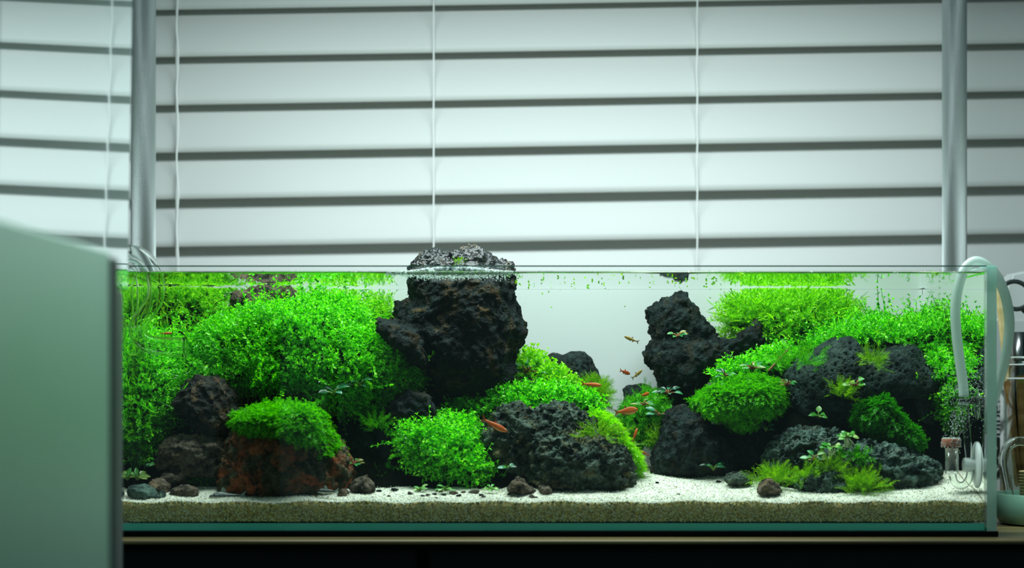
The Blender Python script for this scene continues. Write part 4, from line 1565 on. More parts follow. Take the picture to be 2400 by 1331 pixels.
rs = np.random.default_rng(77)
pts, rad = [], []
for i in range(900):
    t = rs.uniform() ** .8
    cx = 2232 + 50 * t + rs.normal() * (8 + 26 * t)
    cy = 1026 - 150 * t + rs.normal() * 22
    if cx > 2306 or cx < 2180:
        continue
    p = W(cx, cy, .030 + rs.normal() * .012)
    p.y = min(max(p.y, .009), .1)
    pts.append(p[:])
    rad.append(rs.uniform(.00014, .00036))
for i in range(160):
    a = rs.uniform(0, 2 * PI)
    c = W(2229, 1047 - rs.uniform(-1, 19), YD)
    pts.append((c.x + 22.5 * s_ * math.cos(a), c.y + 22.5 * s_ * math.sin(a), c.z))
    rad.append(rs.uniform(.0002, .00045))
for i in range(90):
    a = rs.uniform(0, 2 * PI)
    c = W(2229, 1027, YD)
    k = rs.uniform() ** .5
    pts.append((c.x + 21 * k * s_ * math.cos(a), c.y + 21 * k * s_ * math.sin(a), c.z))
    rad.append(rs.uniform(.0003, .0007))
V, F = spheres(np.array(pts), np.array(rad))
tag(mesh_obj('gas_bubbles', np_mesh('gas_bubbles', V, None, F), M['foambubble']), 'fine gas bubbles rising from the terracotta diffuser disc', 'bubbles', kind='stuff')
pts, rad = [], []
for i in range(3600):
    px = rs.normal(1065, 70)
    if not 905 < px < 1205:
        continue
    deep = rs.uniform() < .25
    y = IY0 + .0016 + (abs(rs.normal()) * .030 if deep else rs.uniform(0, .010))
    x = W(px, 640, y).x
    hill = .0040 * math.exp(-((px - 1065) / 95.0) ** 2) + .0006
    pts.append((x, y, WZ + (rs.uniform(-.0012, .0002) if deep else rs.uniform(0.0, 1) * hill)))
    rad.append(rs.uniform(.00025, .0006) if deep else rs.uniform(.0005, .0011))
V, F = spheres(np.array(pts), np.array(rad))
tag(mesh_obj('surface_foam', np_mesh('surface_foam', V, None, F), M['foambubble']), 'white foam of bubbles on the surface before the black tower', 'foam', kind='stuff')
pts, rad = [], []
for px in (1264, 1290, 1395, 1470, 1535, 1575, 1612, 1665, 1685, 1690, 1735, 1748, 1904, 1985, 2088, 2095, 2165, 2200, 2240, 826, 832, 838, 560, 610, 690, 760, 1365):
    for j in range(rs.integers(2, 6)):
        x = W(px + rs.uniform(-9, 9), 636, IY0 + .003).x
        pts.append((x, IY0 + rs.uniform(.0015, .0035), WZ + .0008 + rs.uniform(-.0002, .0005)))
        rad.append(rs.uniform(.0004, .0008))
V, F = spheres(np.array(pts), np.array(rad))
tag(mesh_obj('edge_bubbles', np_mesh('edge_bubbles', V, None, F), M['bubble']), 'little clear bubbles along the front waterline', 'bubbles', kind='stuff')
# torn leaves drifting under the surface
n = 90
fx = rs.uniform(1180, 1700, n)
P_ = []
for i in range(n):
    y = rs.uniform(.012, .20)
    p = W(fx[i], 660, y)
    P_.append((p.x, y, WZ - rs.uniform(.0006, .0022) - (rs.uniform(0, .02) if rs.uniform() < .12 else 0)))
P_ = np.array(P_)
lf = [leaf_arr(.0030, .0017, .2, .1), leaf_arr(.0022, .0015, .2, .1)]
V, Q = place(lf, P_, np.stack([rs.normal(size=n), rs.normal(size=n), rs.normal(size=n) * .3], -1), rs, .5, 1.1)
tag(mesh_obj('drifting_leaves', np_mesh('drifting_leaves', clip_tank(V), Q, smooth=False), M['bright']), 'torn green leaf bits drifting just under the water surface', 'leaf bits', kind='stuff')
for i, (px, lab) in enumerate(((414, 'green sprig stuck at the waterline near the left pole'), (1735, 'green sprig stuck at the front waterline right of the two-lobed rock'), (2188, 'green sprig floating at the front waterline near the right pole'))):
    pts = np.array([W(px + q * 5, 638, IY0 + .004)[:] for q in (-1, 0, 1, 2)])
    pts[:, 2] = WZ - .0006
    V, Q = place(lf, np.repeat(pts, 2, 0), rs.normal(size=(8, 3)) * np.array([1, .5, .3]), rs, .9, 1.4)
    V[:, 1] = np.maximum(V[:, 1], IY0 + .001)
    tag(mesh_obj('floating_sprig', np_mesh('floating_sprig', V, Q, smooth=False), M['bright']), lab, 'sprig', 'sprigs at the waterline')


# ------------------------------------------------------------------ plants with leaves large enough to pick out
def big_leaf(L_, w_, bend, cup, n=6):
    V, Q = [], []
    for i in range(n + 1):
        t = i / n
        hw = w_ / 2 * math.sin(PI * min(1, .06 + .94 * t ** .85)) ** .75 if t < 1 else .02 * w_
        a = bend * t
        y = L_ * (math.sin(a) / bend if bend else t)
        z = -L_ * (1 - math.cos(a)) / bend if bend else 0
        for k, s in enumerate((-1, -.5, 0, .5, 1)):
            V.append((s * hw, y, z + cup * hw * s * s))
    for i in range(n):
        for k in range(4):
            a = i * 5 + k
            Q.append((a, a + 1, a + 6, a + 5))
    return np_mesh('leaf', V, Q)


def obj_leaf_mat(name, cols, rough=.3, trans=.25):
    m, nt, out = new_mat(name)
    oi = N(nt, 'ShaderNodeObjectInfo')
    k = len(cols)
    r = ramp(nt, [((i + .5) / k, c) for i, c in enumerate(cols)])
    L(nt, oi.outputs['Random'], r.inputs[0])
    p = N(nt, 'ShaderNodeBsdfPrincipled')
    pset(p, rough=rough, spec=.6)
    L(nt, r.outputs[0], p.inputs['Base Color'])
    t = N(nt, 'ShaderNodeBsdfTranslucent')
    L(nt, r.outputs[0], t.inputs[0])
    mx = N(nt, 'ShaderNodeMixShader')
    mx.inputs[0].default_value = trans
    L(nt, p.outputs[0], mx.inputs[1])
    L(nt, t.outputs[0], mx.inputs[2])
    L(nt, mx.outputs[0], out.inputs[0])
    return m


M['deepleaf'] = obj_leaf_mat('deep_green_leaf', [(.008, .07, .025), (.015, .13, .04), (.03, .22, .07), (.06, .26, .14)])
M['freshleaf'] = obj_leaf_mat('fresh_leaf', [(.04, .28, .02), (.10, .42, .05), (.24, .52, .12), (.34, .50, .10)])
M['mixleaf'] = obj_leaf_mat('mixed_leaf', [(.015, .16, .04), (.05, .32, .06), (.16, .40, .10), (.24, .24, .05)])
M['redstem'] = plain('reddish_stem', (.24, .085, .03), rough=.6)
M['greenstem'] = plain('green_stem', (.12, .24, .03), rough=.6)


def leafy(label, px, py, y, leaves, size, mat, stem='greenstem', seed=0, shape=(1.0, .5), name='broadleaf_plant', roots=0):
    """leaves: count; size: leaf length in photograph pixels"""
    rs = random.Random(900 + seed)
    size *= .84
    leaves += 2
    b = W(px, py, y)
    s = (y - CAMY) / FPX
    o = thing(name, label, 'plant', loc=b)
    vars_ = [big_leaf(size * s * shape[0], size * s * shape[1], rs.uniform(.2, .9), rs.uniform(.1, .5)) for _ in range(3)]
    for v in vars_:
        v.materials.append(M[mat])
    bm = bmesh.new()
    for i in range(leaves):
        az = 2 * PI * (i + rs.uniform(-.3, .3)) / leaves
        el = rs.uniform(.15, 1.15)
        d = Vector((math.cos(az) * math.cos(el), math.sin(az) * math.cos(el) * .7 - .25, math.sin(el))).normalized()
        ln = size * s * rs.uniform(.5, 1.0)
        tip = b + d * ln
        mid = b + d * ln * .5 + Vector((0, 0, ln * .12))
        add_tube(bm, [b, mid, tip], .00045, 5)
        lf_ = bpy.data.objects.new('leaf', vars_[i % 3])
        COL.objects.link(lf_)
        q = Vector((d.x, d.y, d.z * .25)).normalized()
        zz = Vector((0, -.9, 1)) - q * q.dot(Vector((0, -.9, 1)))
        zz.normalize()
        xx = q.cross(zz)
        Mx = Matrix((xx, q, zz)).transposed().to_4x4()
        Mx.translation = tip
        lf_.matrix_world = Mx @ Matrix.Scale(rs.uniform(.75, 1.15), 4)
        lf_.parent = o
        lf_.matrix_parent_inverse = Matrix.Translation(o.location).inverted()
    bmesh.ops.recalc_face_normals(bm, faces=bm.faces)
    keep(bm_obj('stem', bm, M[stem], None, True), o)
    if roots:
        bm = bmesh.new()
        for i in range(roots):
            a = b + Vector((rs.uniform(-.4, .4) * size * s, -.001, rs.uniform(-.1, .1) * size * s))
            P = [a]
            for j in range(4):
                a = a + Vector((rs.uniform(-.0016, .0016), rs.uniform(-.0008, .0004), -rs.uniform(.0008, .0024)))
                P.append(a)
            add_tube(bm, catmull(P, 3), .00035, 5)
        bmesh.ops.recalc_face_normals(bm, faces=bm.faces)
        keep(bm_obj('roots', bm, M['roots'], None, True), o)
    return o


leafy('little green rosette clinging to the face of the two-lobed rock', 1588, 790, .150, 7, 20, 'mixleaf', 'redstem', 1, (1, .55))
leafy('dark glossy leaves high in the mossy bush at the back of the gap', 1566, 925, .140, 7, 26, 'deepleaf', 'redstem', 2, (1, .5))
leafy('dark glossy leaves low beside the crest of the dark boulder', 1546, 975, .135, 7, 24, 'deepleaf', 'redstem', 3, (1, .5))
leafy('slim green leaves with reddish stems in the mossy bush', 1508, 950, .140, 8, 20, 'mixleaf', 'redstem', 4, (1, .35))
leafy('broad dark ribbon leaves at the foot of the black tower', 1236, 875, .140, 6, 30, 'deepleaf', 'redstem', 5, (1.1, .35))
leafy('pale round leaves with tangled roots atop the grey green rock', 1985, 1028, .045, 11, 19, 'freshleaf', 'greenstem', 6, (1, .8), roots=14)
leafy('round leaves with pale roots just left of the rooted topmost plant', 1950, 1052, .045, 7, 19, 'freshleaf', 'greenstem', 7, (1, .8), roots=9)
leafy('dark round green leaves with a red stem on the grey green rock', 1908, 1080, .047, 7, 21, 'mixleaf', 'redstem', 8, (1, .7))
leafy('pale heart leaf plant in the middle of the pitted boulder', 2006, 905, .078, 5, 22, 'freshleaf', 'redstem', 9, (1, .75))
leafy('small round-leaved plant at the lower left of the pitted boulder', 1918, 980, .085, 6, 19, 'freshleaf', 'greenstem', 10, (1, .8))
leafy('dark drooping leaves in the lower right of the big left mound', 782, 925, .062, 6, 30, 'deepleaf', 'greenstem', 11, (1, .6))
leafy('dark leaves right of the drooping ones in the big left mound', 842, 905, .070, 5, 26, 'deepleaf', 'greenstem', 12, (1, .45))
leafy('teal and orange leaves over the stones below the intake pipe', 372, 1095, .060, 8, 24, 'mixleaf', 'redstem', 13, (1, .55))
leafy('single teal rounded leaf cluster behind the small left stone pile', 402, 1092, .075, 3, 20, 'deepleaf', 'greenstem', 14, (1, .8))
leafy('light green rosette by the mottled far left stone', 322, 1125, .052, 9, 22, 'freshleaf', 'greenstem', 15, (1, .6))
leafy('light green leaves on top of the moss tuft beside the rust rock', 452, 1100, .055, 8, 17, 'freshleaf', 'greenstem', 16, (1, .6))
leafy('leafy stems with red and pale leaves above the moss dome', 1765, 868, .118, 10, 24, 'mixleaf', 'redstem', 17, (1, .45))
leafy('green and teal leaves left of the reddish stems above the dome', 1700, 885, .118, 8, 22, 'deepleaf', 'redstem', 18, (1, .4))
leafy('mixed green leaves at the right shoulder of the moss dome', 1845, 905, .085, 10, 18, 'mixleaf', 'redstem', 19, (1, .5))
leafy('rounded green leaves at the right tip of the centre cushion', 1190, 1098, .048, 6, 17, 'deepleaf', 'greenstem', 20, (1, .8))
leafy('teal leaves in the shade under the dark boulder', 1672, 1102, .085, 4, 26, 'deepleaf', 'greenstem', 21, (1, .45))
leafy('teal and orange leaves beside the moss cap on its right', 832, 1090, .062, 7, 18, 'mixleaf', 'redstem', 22, (1, .6))
leafy('yellow green leaflets at the left foot of the centre cushion', 985, 1150, .040, 8, 15, 'freshleaf', 'greenstem', 23, (1, .5))
leafy('yellow green leaflets at the middle foot of the centre cushion', 1045, 1150, .038, 8, 16, 'freshleaf', 'greenstem', 24, (1, .5))
leafy('yellow green leaflets at the right foot of the centre cushion', 1150, 1150, .040, 9, 16, 'freshleaf', 'greenstem', 25, (1, .5))
leafy('dim teal leaves in the shade left of the grey green rock', 1795, 1010, .095, 5, 20, 'deepleaf', 'greenstem', 26, (1, .6))
keep_t = tag(tube('driftwood_twig', path([(1800, 870), (1812, 858), (1830, 838), (1846, 820)], .112, 4), [.0006, .0007, .0008, .0009, .0009, .0009, .0009, .0009, .0009, .0008, .0008, .0007, .0006], M['redstem'], seg=8), 'reddish twig slanting up above the moss dome', 'twig')


# ------------------------------------------------------------------ fish
def fish_mat(name, top, side, belly, hz, alpha=.25):
    m, nt, out = new_mat(name)
    tc = N(nt, 'ShaderNodeTexCoord')
    s = N(nt, 'ShaderNodeSeparateXYZ')
    L(nt, tc.outputs['Object'], s.inputs[0])
    mr = N(nt, 'ShaderNodeMapRange')
    mr.inputs['From Min'].default_value = -hz
    mr.inputs['From Max'].default_value = hz
    L(nt, s.outputs['Z'], mr.inputs[0])
    r = ramp(nt, [(.12, belly), (.38, side), (.62, side), (.85, top)])
    L(nt, mr.outputs[0], r.inputs[0])
    n = N(nt, 'ShaderNodeTexNoise')
    n.inputs['Scale'].default_value = 700
    L(nt, tc.outputs['Object'], n.inputs['Vector'])
    mu = N(nt, 'ShaderNodeMix', data_type='RGBA', blend_type='MULTIPLY')
    mu.inputs[0].default_value = .2
    L(nt, r.outputs[0], mu.inputs[6])
    L(nt, n.outputs[0], mu.inputs[7])
    p = N(nt, 'ShaderNodeBsdfPrincipled')
    pset(p, rough=.3, spec=.6)
    L(nt, mu.outputs[2], p.inputs['Base Color'])
    t = N(nt, 'ShaderNodeBsdfTranslucent')
    L(nt, r.outputs[0], t.inputs[0])
    mx = N(nt, 'ShaderNodeMixShader')
    mx.inputs[0].default_value = alpha
    L(nt, p.outputs[0], mx.inputs[1])
    L(nt, t.outputs[0], mx.inputs[2])
    L(nt, mx.outputs[0], out.inputs[0])
    return m


def fin_mesh(name, outline, thick=.00025):
    bm = bmesh.new()
    for sy in (-1, 1):
        vs_ = [bm.verts.new((x, sy * thick / 2, z)) for x, z in outline]
        bm.faces.new(vs_ if sy < 0 else vs_[::-1])
    bm.verts.ensure_lookup_table()
    k = len(outline)
    for i in range(k):
        bm.faces.new((bm.verts[i], bm.verts[k + i], bm.verts[k + (i + 1) % k], bm.verts[(i + 1) % k]))
    bmesh.ops.recalc_face_normals(bm, faces=bm.faces)
    me = bpy.data.meshes.new(name)
    bm.to_mesh(me)
    bm.free()
    return me


def body_mesh(name, prof, L_, seg=14):
    """prof: (t, half height above, half height below, half width); head at +x"""
    V, Q, Tt = [], [], []
    n = len(prof)
    for t, hu, hd, hw in prof:
        for k in range(seg):
            a = 2 * PI * k / seg
            z = math.sin(a)
            V.append(((.5 - t) * L_, math.cos(a) * hw * L_, (z * hu if z > 0 else z * hd) * L_))
    for i in range(n - 1):
        for k in range(seg):
            Q.append((i * seg + k, i * seg + (k + 1) % seg, (i + 1) * seg + (k + 1) % seg, (i + 1) * seg + k))
    V.append((.5 * L_ + .001 * L_, 0, 0))
    V.append(((.5 - prof[-1][0]) * L_ - .002 * L_, 0, 0))
    for k in range(seg):
        Tt.append((k, len(V) - 2, (k + 1) % seg))
        Tt.append(((n - 1) * seg + k, (n - 1) * seg + (k + 1) % seg, len(V) - 1))
    me = np_mesh(name, V, Q, Tt)
    bm = bmesh.new()
    bm.from_mesh(me)
    bmesh.ops.recalc_face_normals(bm, faces=bm.faces)
    bm.to_mesh(me)
    bm.free()
    shade(me)
    return me


M['tetra'] = fish_mat('orange_tetra', (.55, .09, .015), (.85, .19, .025), (.85, .45, .10), .0026)
M['tetra_dark'] = fish_mat('olive_tetra', (.20, .14, .03), (.50, .34, .07), (.55, .42, .14), .0026, .4)
M['tetra_red'] = fish_mat('red_tetra', (.40, .05, .015), (.60, .09, .025), (.55, .18, .06), .0026)
M['fin'] = soft_translucent('orange_fin', (.50, .09, .015), (.60, .16, .03), .5, .25)
M['fin_dark'] = soft_translucent('olive_fin', (.26, .17, .04), (.35, .25, .06), .5, .35)
M['eye_ring'] = plain('eye_ring', (.55, .36, .14), rough=.25)
M['pupil'] = plain('pupil', (.004, .004, .004), rough=.15)
TET = [(0.0, .030, .030, .022), (.04, .062, .062, .040), (.12, .098, .105, .058), (.24, .128, .140, .066), (.36, .132, .148, .064), (.50, .112, .118, .052), (.64, .078, .078, .036), (.78, .050, .048, .022), (.88, .044, .044, .012)]


def tetra(label, px, py, y, lpx, ang, yaw=0.0, mat='tetra', fin='fin', deep=1.0):
    s = (y - CAMY) / FPX
    Ln = lpx * s / max(.35, abs(math.cos(yaw)))
    o = thing('tetra_fish', label, 'fish', 'small tetras in the tank', loc=(0, 0, 0))
    prof = [(t, a * deep, b * deep, c_) for t, a, b, c_ in TET]
    bd = mesh_obj('body', body_mesh('body', prof, Ln), M[mat], o)
    tl = mesh_obj('tail_fin', fin_mesh('tail_fin', [(-.36 * Ln, .03 * Ln), (-.42 * Ln, .08 * Ln), (-.52 * Ln, .155 * Ln), (-.50 * Ln, .08 * Ln), (-.455 * Ln, 0), (-.50 * Ln, -.08 * Ln), (-.52 * Ln, -.155 * Ln), (-.42 * Ln, -.08 * Ln), (-.36 * Ln, -.03 * Ln)]), M[fin], o)
    dz = .115 * deep * Ln
    mesh_obj('dorsal_fin', fin_mesh('dorsal_fin', [(.05 * Ln, dz * .95), (-.02 * Ln, dz + .085 * Ln), (-.06 * Ln, dz + .105 * Ln), (-.055 * Ln, dz + .04 * Ln), (-.07 * Ln, dz * .75)]), M[fin], o)
    mesh_obj('anal_fin', fin_mesh('anal_fin', [(-.06 * Ln, -dz * .95), (-.12 * Ln, -dz - .07 * Ln), (-.20 * Ln, -dz * .85), (-.26 * Ln, -dz * .5), (-.16 * Ln, -dz * .6)]), M[fin], o)
    pv = mesh_obj('pelvic_fin', fin_mesh('pelvic_fin', [(.10 * Ln, -dz * 1.05), (.06 * Ln, -dz - .075 * Ln), (.02 * Ln, -dz - .05 * Ln), (.03 * Ln, -dz * .98)]), M[fin], o)
    for sy in (-1, 1):
        e = lathe('eye', [(0, 0), (.036 * Ln, .003 * Ln), (.034 * Ln, .012 * Ln), (0, .020 * Ln)], (0, 0, 0), M['eye_ring'], o, seg=16)
        e.location = (.405 * Ln, sy * .046 * Ln, .022 * Ln)
        e.rotation_euler = (-sy * PI / 2, 0, 0)
        p = lathe('pupil', [(0, 0), (.022 * Ln, .002 * Ln), (.015 * Ln, .009 * Ln), (0, .011 * Ln)], (0, 0, .011 * Ln), M['pupil'], e, seg=14)
    o.location = W(px, py, y)
    o.rotation_euler = (0, -math.radians(ang), yaw)
    return o


tetra('large orange tetra swimming down past the crusted rock', 1159, 996, .030, 66, -27, .25, deep=.80)
tetra('orange tetra in front of the feathery moss on the round rock', 1386, 901, .100, 47, -5, .1, deep=.85)
tetra('orange red tetra with a raised fin before the mossy bush', 1468, 963, .075, 54, 8, .15, deep=1.25)
tetra('olive tetra alone in the open water facing left', 1480, 795, .100, 36, 22, PI - .2, 'tetra_dark', 'fin_dark', .78)
tetra('dark red tetra, left one of the pair in the white gap', 1465, 872, .110, 25, -14, .75, 'tetra_red', 'fin', 1.0)
tetra('olive tetra, right one of the pair in the white gap', 1493, 877, .110, 31, 38, .35, 'tetra_dark', 'fin_dark', .85)
tetra('blurred small orange tetra among the dark leaves of the bush', 1512, 924, .135, 20, 10, .9, 'tetra', 'fin', 1.0)
tetra('orange tetra swimming steeply upwards below the mossy bush', 1488, 1019, .080, 30, 66, .5, 'tetra', 'fin', .8)
tetra('red tetra lowest in the gap behind the trailing moss', 1510, 1062, .100, 26, 150, 0.2, 'tetra_red', 'fin', .8)
tetra('faint orange tetra behind the glass outflow pipe', 390, 781, .060, 26, 4, .3, 'tetra', 'fin', .8)


def cory_mat():
    m, nt, out = new_mat('striped_catfish')
    tc = N(nt, 'ShaderNodeTexCoord')
    s = N(nt, 'ShaderNodeSeparateXYZ')
    L(nt, tc.outputs['Object'], s.inputs[0])
    mr = N(nt, 'ShaderNodeMapRange')
    mr.inputs['From Min'].default_value = -.0024
    mr.inputs['From Max'].default_value = .0026
    L(nt, s.outputs['Z'], mr.inputs[0])
    r = ramp(nt, [(.30, (.55, .52, .40)), (.42, (.40, .42, .36)), (.50, (.02, .03, .03)), (.62, (.02, .03, .03)), (.70, (.42, .46, .42)), (.92, (.10, .13, .12))])
    L(nt, mr.outputs[0], r.inputs[0])
    n = N(nt, 'ShaderNodeTexNoise')
    n.inputs['Scale'].default_value = 900
    L(nt, tc.outputs['Object'], n.inputs['Vector'])
    r2 = ramp(nt, [(.42, (.15, .17, .16)), (.55, (1, 1, 1))])
    L(nt, n.outputs[0], r2.inputs[0])
    mu = N(nt, 'ShaderNodeMix', data_type='RGBA', blend_type='MULTIPLY')
    mu.inputs[0].default_value = .6
    L(nt, r.outputs[0], mu.inputs[6])
    L(nt, r2.outputs[0], mu.inputs[7])
    p = N(nt, 'ShaderNodeBsdfPrincipled')
    pset(p, rough=.3, spec=.5)
    L(nt, mu.outputs[2], p.inputs['Base Color'])
    L(nt, p.outputs[0], out.inputs[0])
    return m


M['cory'] = cory_mat()
M['cory_fin'] = soft_translucent('pale_fin', (.45, .52, .46), (.5, .6, .52), .5, .45)
CORY = [(0.0, .020, .030, .025), (.05, .060, .055, .060), (.14, .105, .085, .092), (.26, .135, .095, .100), (.38, .130, .092, .092), (.54, .100, .075, .066), (.70, .068, .056, .040), (.82, .050, .045, .024), (.88, .046, .042, .014)]


def cory(label, px, py, y, lpx, flip, yaw):
    s = (y - CAMY) / FPX
    Ln = lpx * s
    o = thing('striped_catfish', label, 'fish', 'striped catfish on the sand')
    mesh_obj('body', body_mesh('body', CORY, Ln), M['cory'], o)
    mesh_obj('tail_fin', fin_mesh('tail_fin', [(-.36 * Ln, .04 * Ln), (-.44 * Ln, .09 * Ln), (-.55 * Ln, .17 * Ln), (-.48 * Ln, 0), (-.53 * Ln, -.12 * Ln), (-.43 * Ln, -.07 * Ln), (-.36 * Ln, -.03 * Ln)]), M['cory_fin'], o)
    mesh_obj('dorsal_fin', fin_mesh('dorsal_fin', [(.20 * Ln, .125 * Ln), (.13 * Ln, .27 * Ln), (.06 * Ln, .22 * Ln), (.02 * Ln, .12 * Ln)]), M['cory_fin'], o)
    for sy in (-1, 1):
        f_ = mesh_obj('pectoral_fin', fin_mesh('pectoral_fin', [(.26 * Ln, -.05 * Ln), (.16 * Ln, -.10 * Ln), (.06 * Ln, -.105 * Ln), (.14 * Ln, -.05 * Ln)]), M['cory_fin'], o)
        f_.location = (0, sy * .085 * Ln, 0)
        f_.rotation_euler = (sy * .5, 0, 0)
        e = lathe('eye', [(0, 0), (.026 * Ln, .002 * Ln), (.018 * Ln, .012 * Ln), (0, .016 * Ln)], (0, 0, 0), M['pupil'], o, seg=14)
        e.location = (.36 * Ln, sy * .082 * Ln, .045 * Ln)
        e.rotation_euler = (-sy * PI / 2, 0, 0)
        b_ = tube('barbel', [Vector((.48 * Ln, sy * .02 * Ln, -.02 * Ln)), Vector((.52 * Ln, sy * .03 * Ln, -.05 * Ln)), Vector((.53 * Ln, sy * .035 * Ln, -.085 * Ln))], .006 * Ln, M['cory_fin'], o, 6)
    o.location = W(px, py, y)
    o.rotation_euler = (0, 0, yaw + (PI if flip else 0))
    return o


cory('pale catfish with a black stripe on the sand before the rust rock', 532, 1163, .022, 82, True, .12)
cory('striped catfish half hidden at the right foot of the rust rock', 768, 1152, .020, 56, True, -.5)
cory('striped catfish lying by the smooth pebble at the far left', 338, 1164, .030, 56, True, .1)

# ------------------------------------------------------------------ things on the worktop to the right of the tank
def prism(name, pts, y0, y1, m, parent=None, bevel=0.0):
    """outline in photograph pixels taken at depth y0, given real thickness up to y1"""
    bm = bmesh.new()
    P = [W(a, b, y0) for a, b in pts]
    f0 = [bm.verts.new(p) for p in P]
    f1 = [bm.verts.new(Vector((p.x, y1, p.z))) for p in P]
    bm.faces.new(f0)
    bm.faces.new(f1[::-1])
    k = len(P)
    for i in range(k):
        bm.faces.new((f0[i], f1[i], f1[(i + 1) % k], f0[(i + 1) % k]))
    bmesh.ops.recalc_face_normals(bm, faces=bm.faces)
    if bevel:
        bmesh.ops.bevel(bm, geom=list(bm.edges), offset=bevel, segments=3, affect='EDGES')
    return bm_obj(name, bm, m, parent)


YB = .315
foot = PY0 + CAMZ * FPX / (YB - CAMY)
pk = thing('white_packet', 'white printed packet standing behind the glass jar', 'packet', loc=(W(2400, foot, YB).x, YB, 0))
keep(prism('bag', [(2318, foot), (2320, 760), (2338, 742), (2362, 664), (2374, 640), (2400, 634), (2490, 634), (2492, foot)], YB, YB + .035, M['bag'], None, .002), pk)
keep(prism('label', [(2319, 1118), (2319, 752), (2485, 752), (2485, 1118)], YB - .0006, YB - .0001, M['card']), pk)
for yy in (940, 1093):
    keep(prism('printed_line', [(2319, yy), (2356, yy), (2356, yy + 2.2), (2319, yy + 2.2)], YB - .0008, YB - .0006, M['ink']), pk)
cu = bpy.data.curves.new('lettering', 'FONT')
cu.body = 'pipe'
cu.size = .0155
cu.extrude = .0001
to = bpy.data.objects.new('tmp_text', cu)
COL.objects.link(to)
dg = bpy.context.evaluated_depsgraph_get()
tm = bpy.data.meshes.new_from_object(to.evaluated_get(dg))
bpy.data.objects.remove(to)
tm.name = 'lettering'
tm.materials.clear()
lt = mesh_obj('lettering', tm, M['ink'])
lt.rotation_euler = (PI / 2, -PI / 2, 0)
lt.location = W(2347, 1022, YB - .0009)
keep(lt, pk)
for i, (cx, cy, a, ln) in enumerate(((2343, 1042, 1.15, 40), (2340, 1084, .7, 30), (2343, 1108, 2.3, 30), (2338, 1062, 1.9, 24))):
    pts = []
    for k in range(14):
        t = 2 * PI * k / 14
        u, v = math.cos(t) * ln / 2, math.sin(t) * ln * .22 * (1 - .25 * math.cos(t))
        pts.append((cx + u * math.cos(a) - v * math.sin(a), cy + u * math.sin(a) + v * math.cos(a)))
    keep(prism('printed_leaf', pts, YB - .0009 - i * .0001, YB - .0006, M['ink']), pk)

YJ = .255
sj = (YJ - CAMY) / FPX
jc = W(2432, 905, YJ)
jr = 86 * sj
jh = CAMZ + 67 * sj
jar = thing('glass_jar', 'clear glass jar holding sticks and tools right of the aquarium', 'jar', loc=(jc.x, YJ, 0))
z1, z2, z3 = CAMZ + 50 * sj, CAMZ + 46 * sj, CAMZ + 18 * sj
o_ = [(0, .0005), (jr * .88, .0005), (jr, .006), (jr, z3 - .010), (jr * .97, z3 - .003), (jr * .90, z3), (jr * .90, z2), (jr * .94, z2 + .001), (jr * .94, z1 + .001), (jr * .90, z1 + .002), (jr * .90, jh - .002), (jr * .93, jh)]
i_ = [(jr * .88, jh), (jr * .86, jh - .003), (jr * .86, z3), (jr * .93, z3 - .006), (jr * .96, z3 - .012), (jr * .96, .008), (jr * .84, .004), (0, .004)]
keep(lathe('body', o_ + i_, (jc.x, YJ, 0), M['jar_glass'], seg=48), jar)
for q, rr in ((jh, .90), (z1, .93), (z3, .92)):
    bm = bmesh.new()
    P = [Vector((jc.x + jr * rr * math.cos(2 * PI * k / 40), YJ + jr * rr * math.sin(2 * PI * k / 40), q)) for k in range(41)]
    add_tube(bm, P, .0006, 6, False)
    bmesh.ops.recalc_face_normals(bm, faces=bm.faces)
    keep(bm_obj('rim_ring', bm, M['cup'], None, True), jar)


def stick(name, label, cat_, p0, p1, w0, w1, th, m):
    """a flat tapering stick from p0 (top) to p1 (foot)"""
    a, b = Vector(p0), Vector(p1)
    d = (b - a).normalized()
    sx = d.cross(Vector((0, 1, 0))).normalized()
    bm = bmesh.new()
    vv = []
    for p, wd_ in ((a, w0), (b, w1)):
        for sgx, sgy in ((-1, -1), (1, -1), (1, 1), (-1, 1)):
            vv.append(bm.verts.new(p + sx * sgx * wd_ / 2 + Vector((0, sgy * th / 2, 0))))
    for q in ((0, 1, 2, 3), (7, 6, 5, 4), (0, 4, 5, 1), (1, 5, 6, 2), (2, 6, 7, 3), (3, 7, 4, 0)):
        bm.faces.new([vv[i] for i in q])
    bmesh.ops.recalc_face_normals(bm, faces=bm.faces)
    bmesh.ops.bevel(bm, geom=list(bm.edges), offset=th * .3, segments=2, affect='EDGES')
    return tag(bm_obj(name, bm, m), label, cat_)


def in_jar(px, py, y=YJ):
    p = W(px, py, y)
    return p


stick('bamboo_tongs', 'pale bamboo tongs leaning out of the jar beside the glass edge', 'tongs', in_jar(2340, 664, YJ - .004), in_jar(2384, 1140, YJ - .006), .0062, .0040, .0040, M['stick'])
stick('wooden_stick', 'shaded side of the bamboo tongs, its shade given in brown', 'stick', in_jar(2347, 668, YJ + .006), in_jar(2396, 1140, YJ + .006), .0056, .0046, .0036, M['brownstick'])  # the tongs' shaded side as its own piece, shade put into the brown
stick('wooden_stick', 'brown tapering stick low inside the glass jar', 'stick', in_jar(2361, 892, YJ - .011), in_jar(2392, 1130, YJ - .010), .0074, .0030, .0040, M['brownstick'])
stick('wooden_stick', 'dark brown stick at the picture edge inside the glass jar', 'stick', in_jar(2392, 880, YJ - .008), in_jar(2402, 1140, YJ - .010), .0080, .0050, .0040, M['brownstick'])

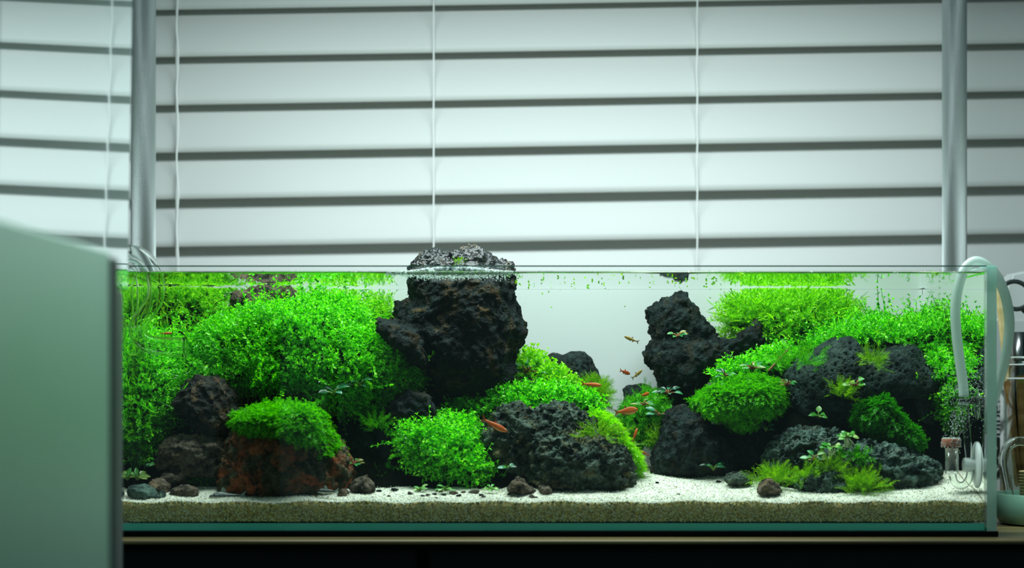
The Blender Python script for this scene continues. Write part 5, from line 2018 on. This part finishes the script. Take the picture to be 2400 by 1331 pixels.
sc = thing('scissors', 'steel trimming scissors with ring handles standing in the jar', 'scissors', loc=in_jar(2420, 1100))
c = W(2380, 692, YJ)
bm = bmesh.new()
P = [c + Vector((math.cos(a_) * 34 * sj, .004 * math.sin(a_), math.sin(a_) * 33 * sj)) for a_ in [2 * PI * k / 36 for k in range(37)]]
add_tube(bm, P, .0019, 10, False)
bmesh.ops.recalc_face_normals(bm, faces=bm.faces)
keep(bm_obj('ring_handle', bm, M['darksteel'], None, True), sc)
bm = bmesh.new()
c2 = W(2452, 690, YJ + .004)
P = [c2 + Vector((math.cos(a_) * 34 * sj, .004 * math.sin(a_), math.sin(a_) * 33 * sj)) for a_ in [2 * PI * k / 36 for k in range(37)]]
add_tube(bm, P, .0019, 10, False)
bmesh.ops.recalc_face_normals(bm, faces=bm.faces)
keep(bm_obj('ring_handle', bm, M['darksteel'], None, True), sc)
keep(tube('shank', catmull([W(2394, 723, YJ), W(2412, 745, YJ), W(2424, 800, YJ), W(2430, 900, YJ), W(2428, 1100, YJ)], 5), .0018, M['darksteel'], None, 10), sc)
keep(tube('shank', catmull([W(2440, 722, YJ + .004), W(2432, 760, YJ + .004), W(2430, 860, YJ + .004), W(2436, 1100, YJ + .004)], 5), .0018, M['darksteel'], None, 10), sc)
st = tag(glass_tube('steel_tube', [W(2390, 778, YJ - .002), W(2391, 850, YJ - .002), W(2396, 1120, YJ - .002)], 17 * sj, M['darksteel'], seg=24, wall=.0012), 'short wide steel tube standing open in the glass jar', 'tube')

YD2 = .125
sd = (YD2 - CAMY) / FPX
dc = W(2486, 905, YD2)
dh = CAMZ - 252 * sd
dish = tag(lathe('dish', [(0, 0), (.038, 0), (.045, .0015), (.0485, .008), (.0500, dh), (.0490, dh + .0006), (.0475, dh - .0002), (.0455, .009), (.041, .0045), (0, .004)], (dc.x, YD2, 0), M['dish'], seg=64), 'shallow pale green dish on the wood beside the aquarium', 'dish')
bt = tag(glass_tube('bent_glass_tube', catmull([W(2366, 1168, YD2 - .012), W(2360, 1130, YD2 - .011), (W(2352, 1085, YD2 - .010)), W(2358, 1052, YD2 - .010), W(2378, 1036, YD2 - .010), W(2402, 1035, YD2 - .010), W(2424, 1048, YD2 - .010), W(2434, 1085, YD2 - .010), W(2436, 1130, YD2 - .010), W(2438, 1170, YD2 - .012)], 6), .0036, M['tube_glass'], seg=20, wall=.0007), 'bent clear glass tube standing upright in the green dish', 'pipe')
rib = thing('ribbed_wooden_handle', 'ribbed wooden handle standing in the dish behind the bent tube', 'handle', loc=W(2406, 1150, YD2 + .004))
prof = [(0, 0)]
for k in range(9):
    prof += [(17 * sd, k * 7 * sd + .0002), (21 * sd, k * 7 * sd + 2.4 * sd), (17 * sd, k * 7 * sd + 5.6 * sd)]
prof.append((0, 9 * 7 * sd))
c = W(2408, 1164, YD2 + .004)
keep(lathe('grip', prof, tuple(c), M['stick'], seg=24), rib)
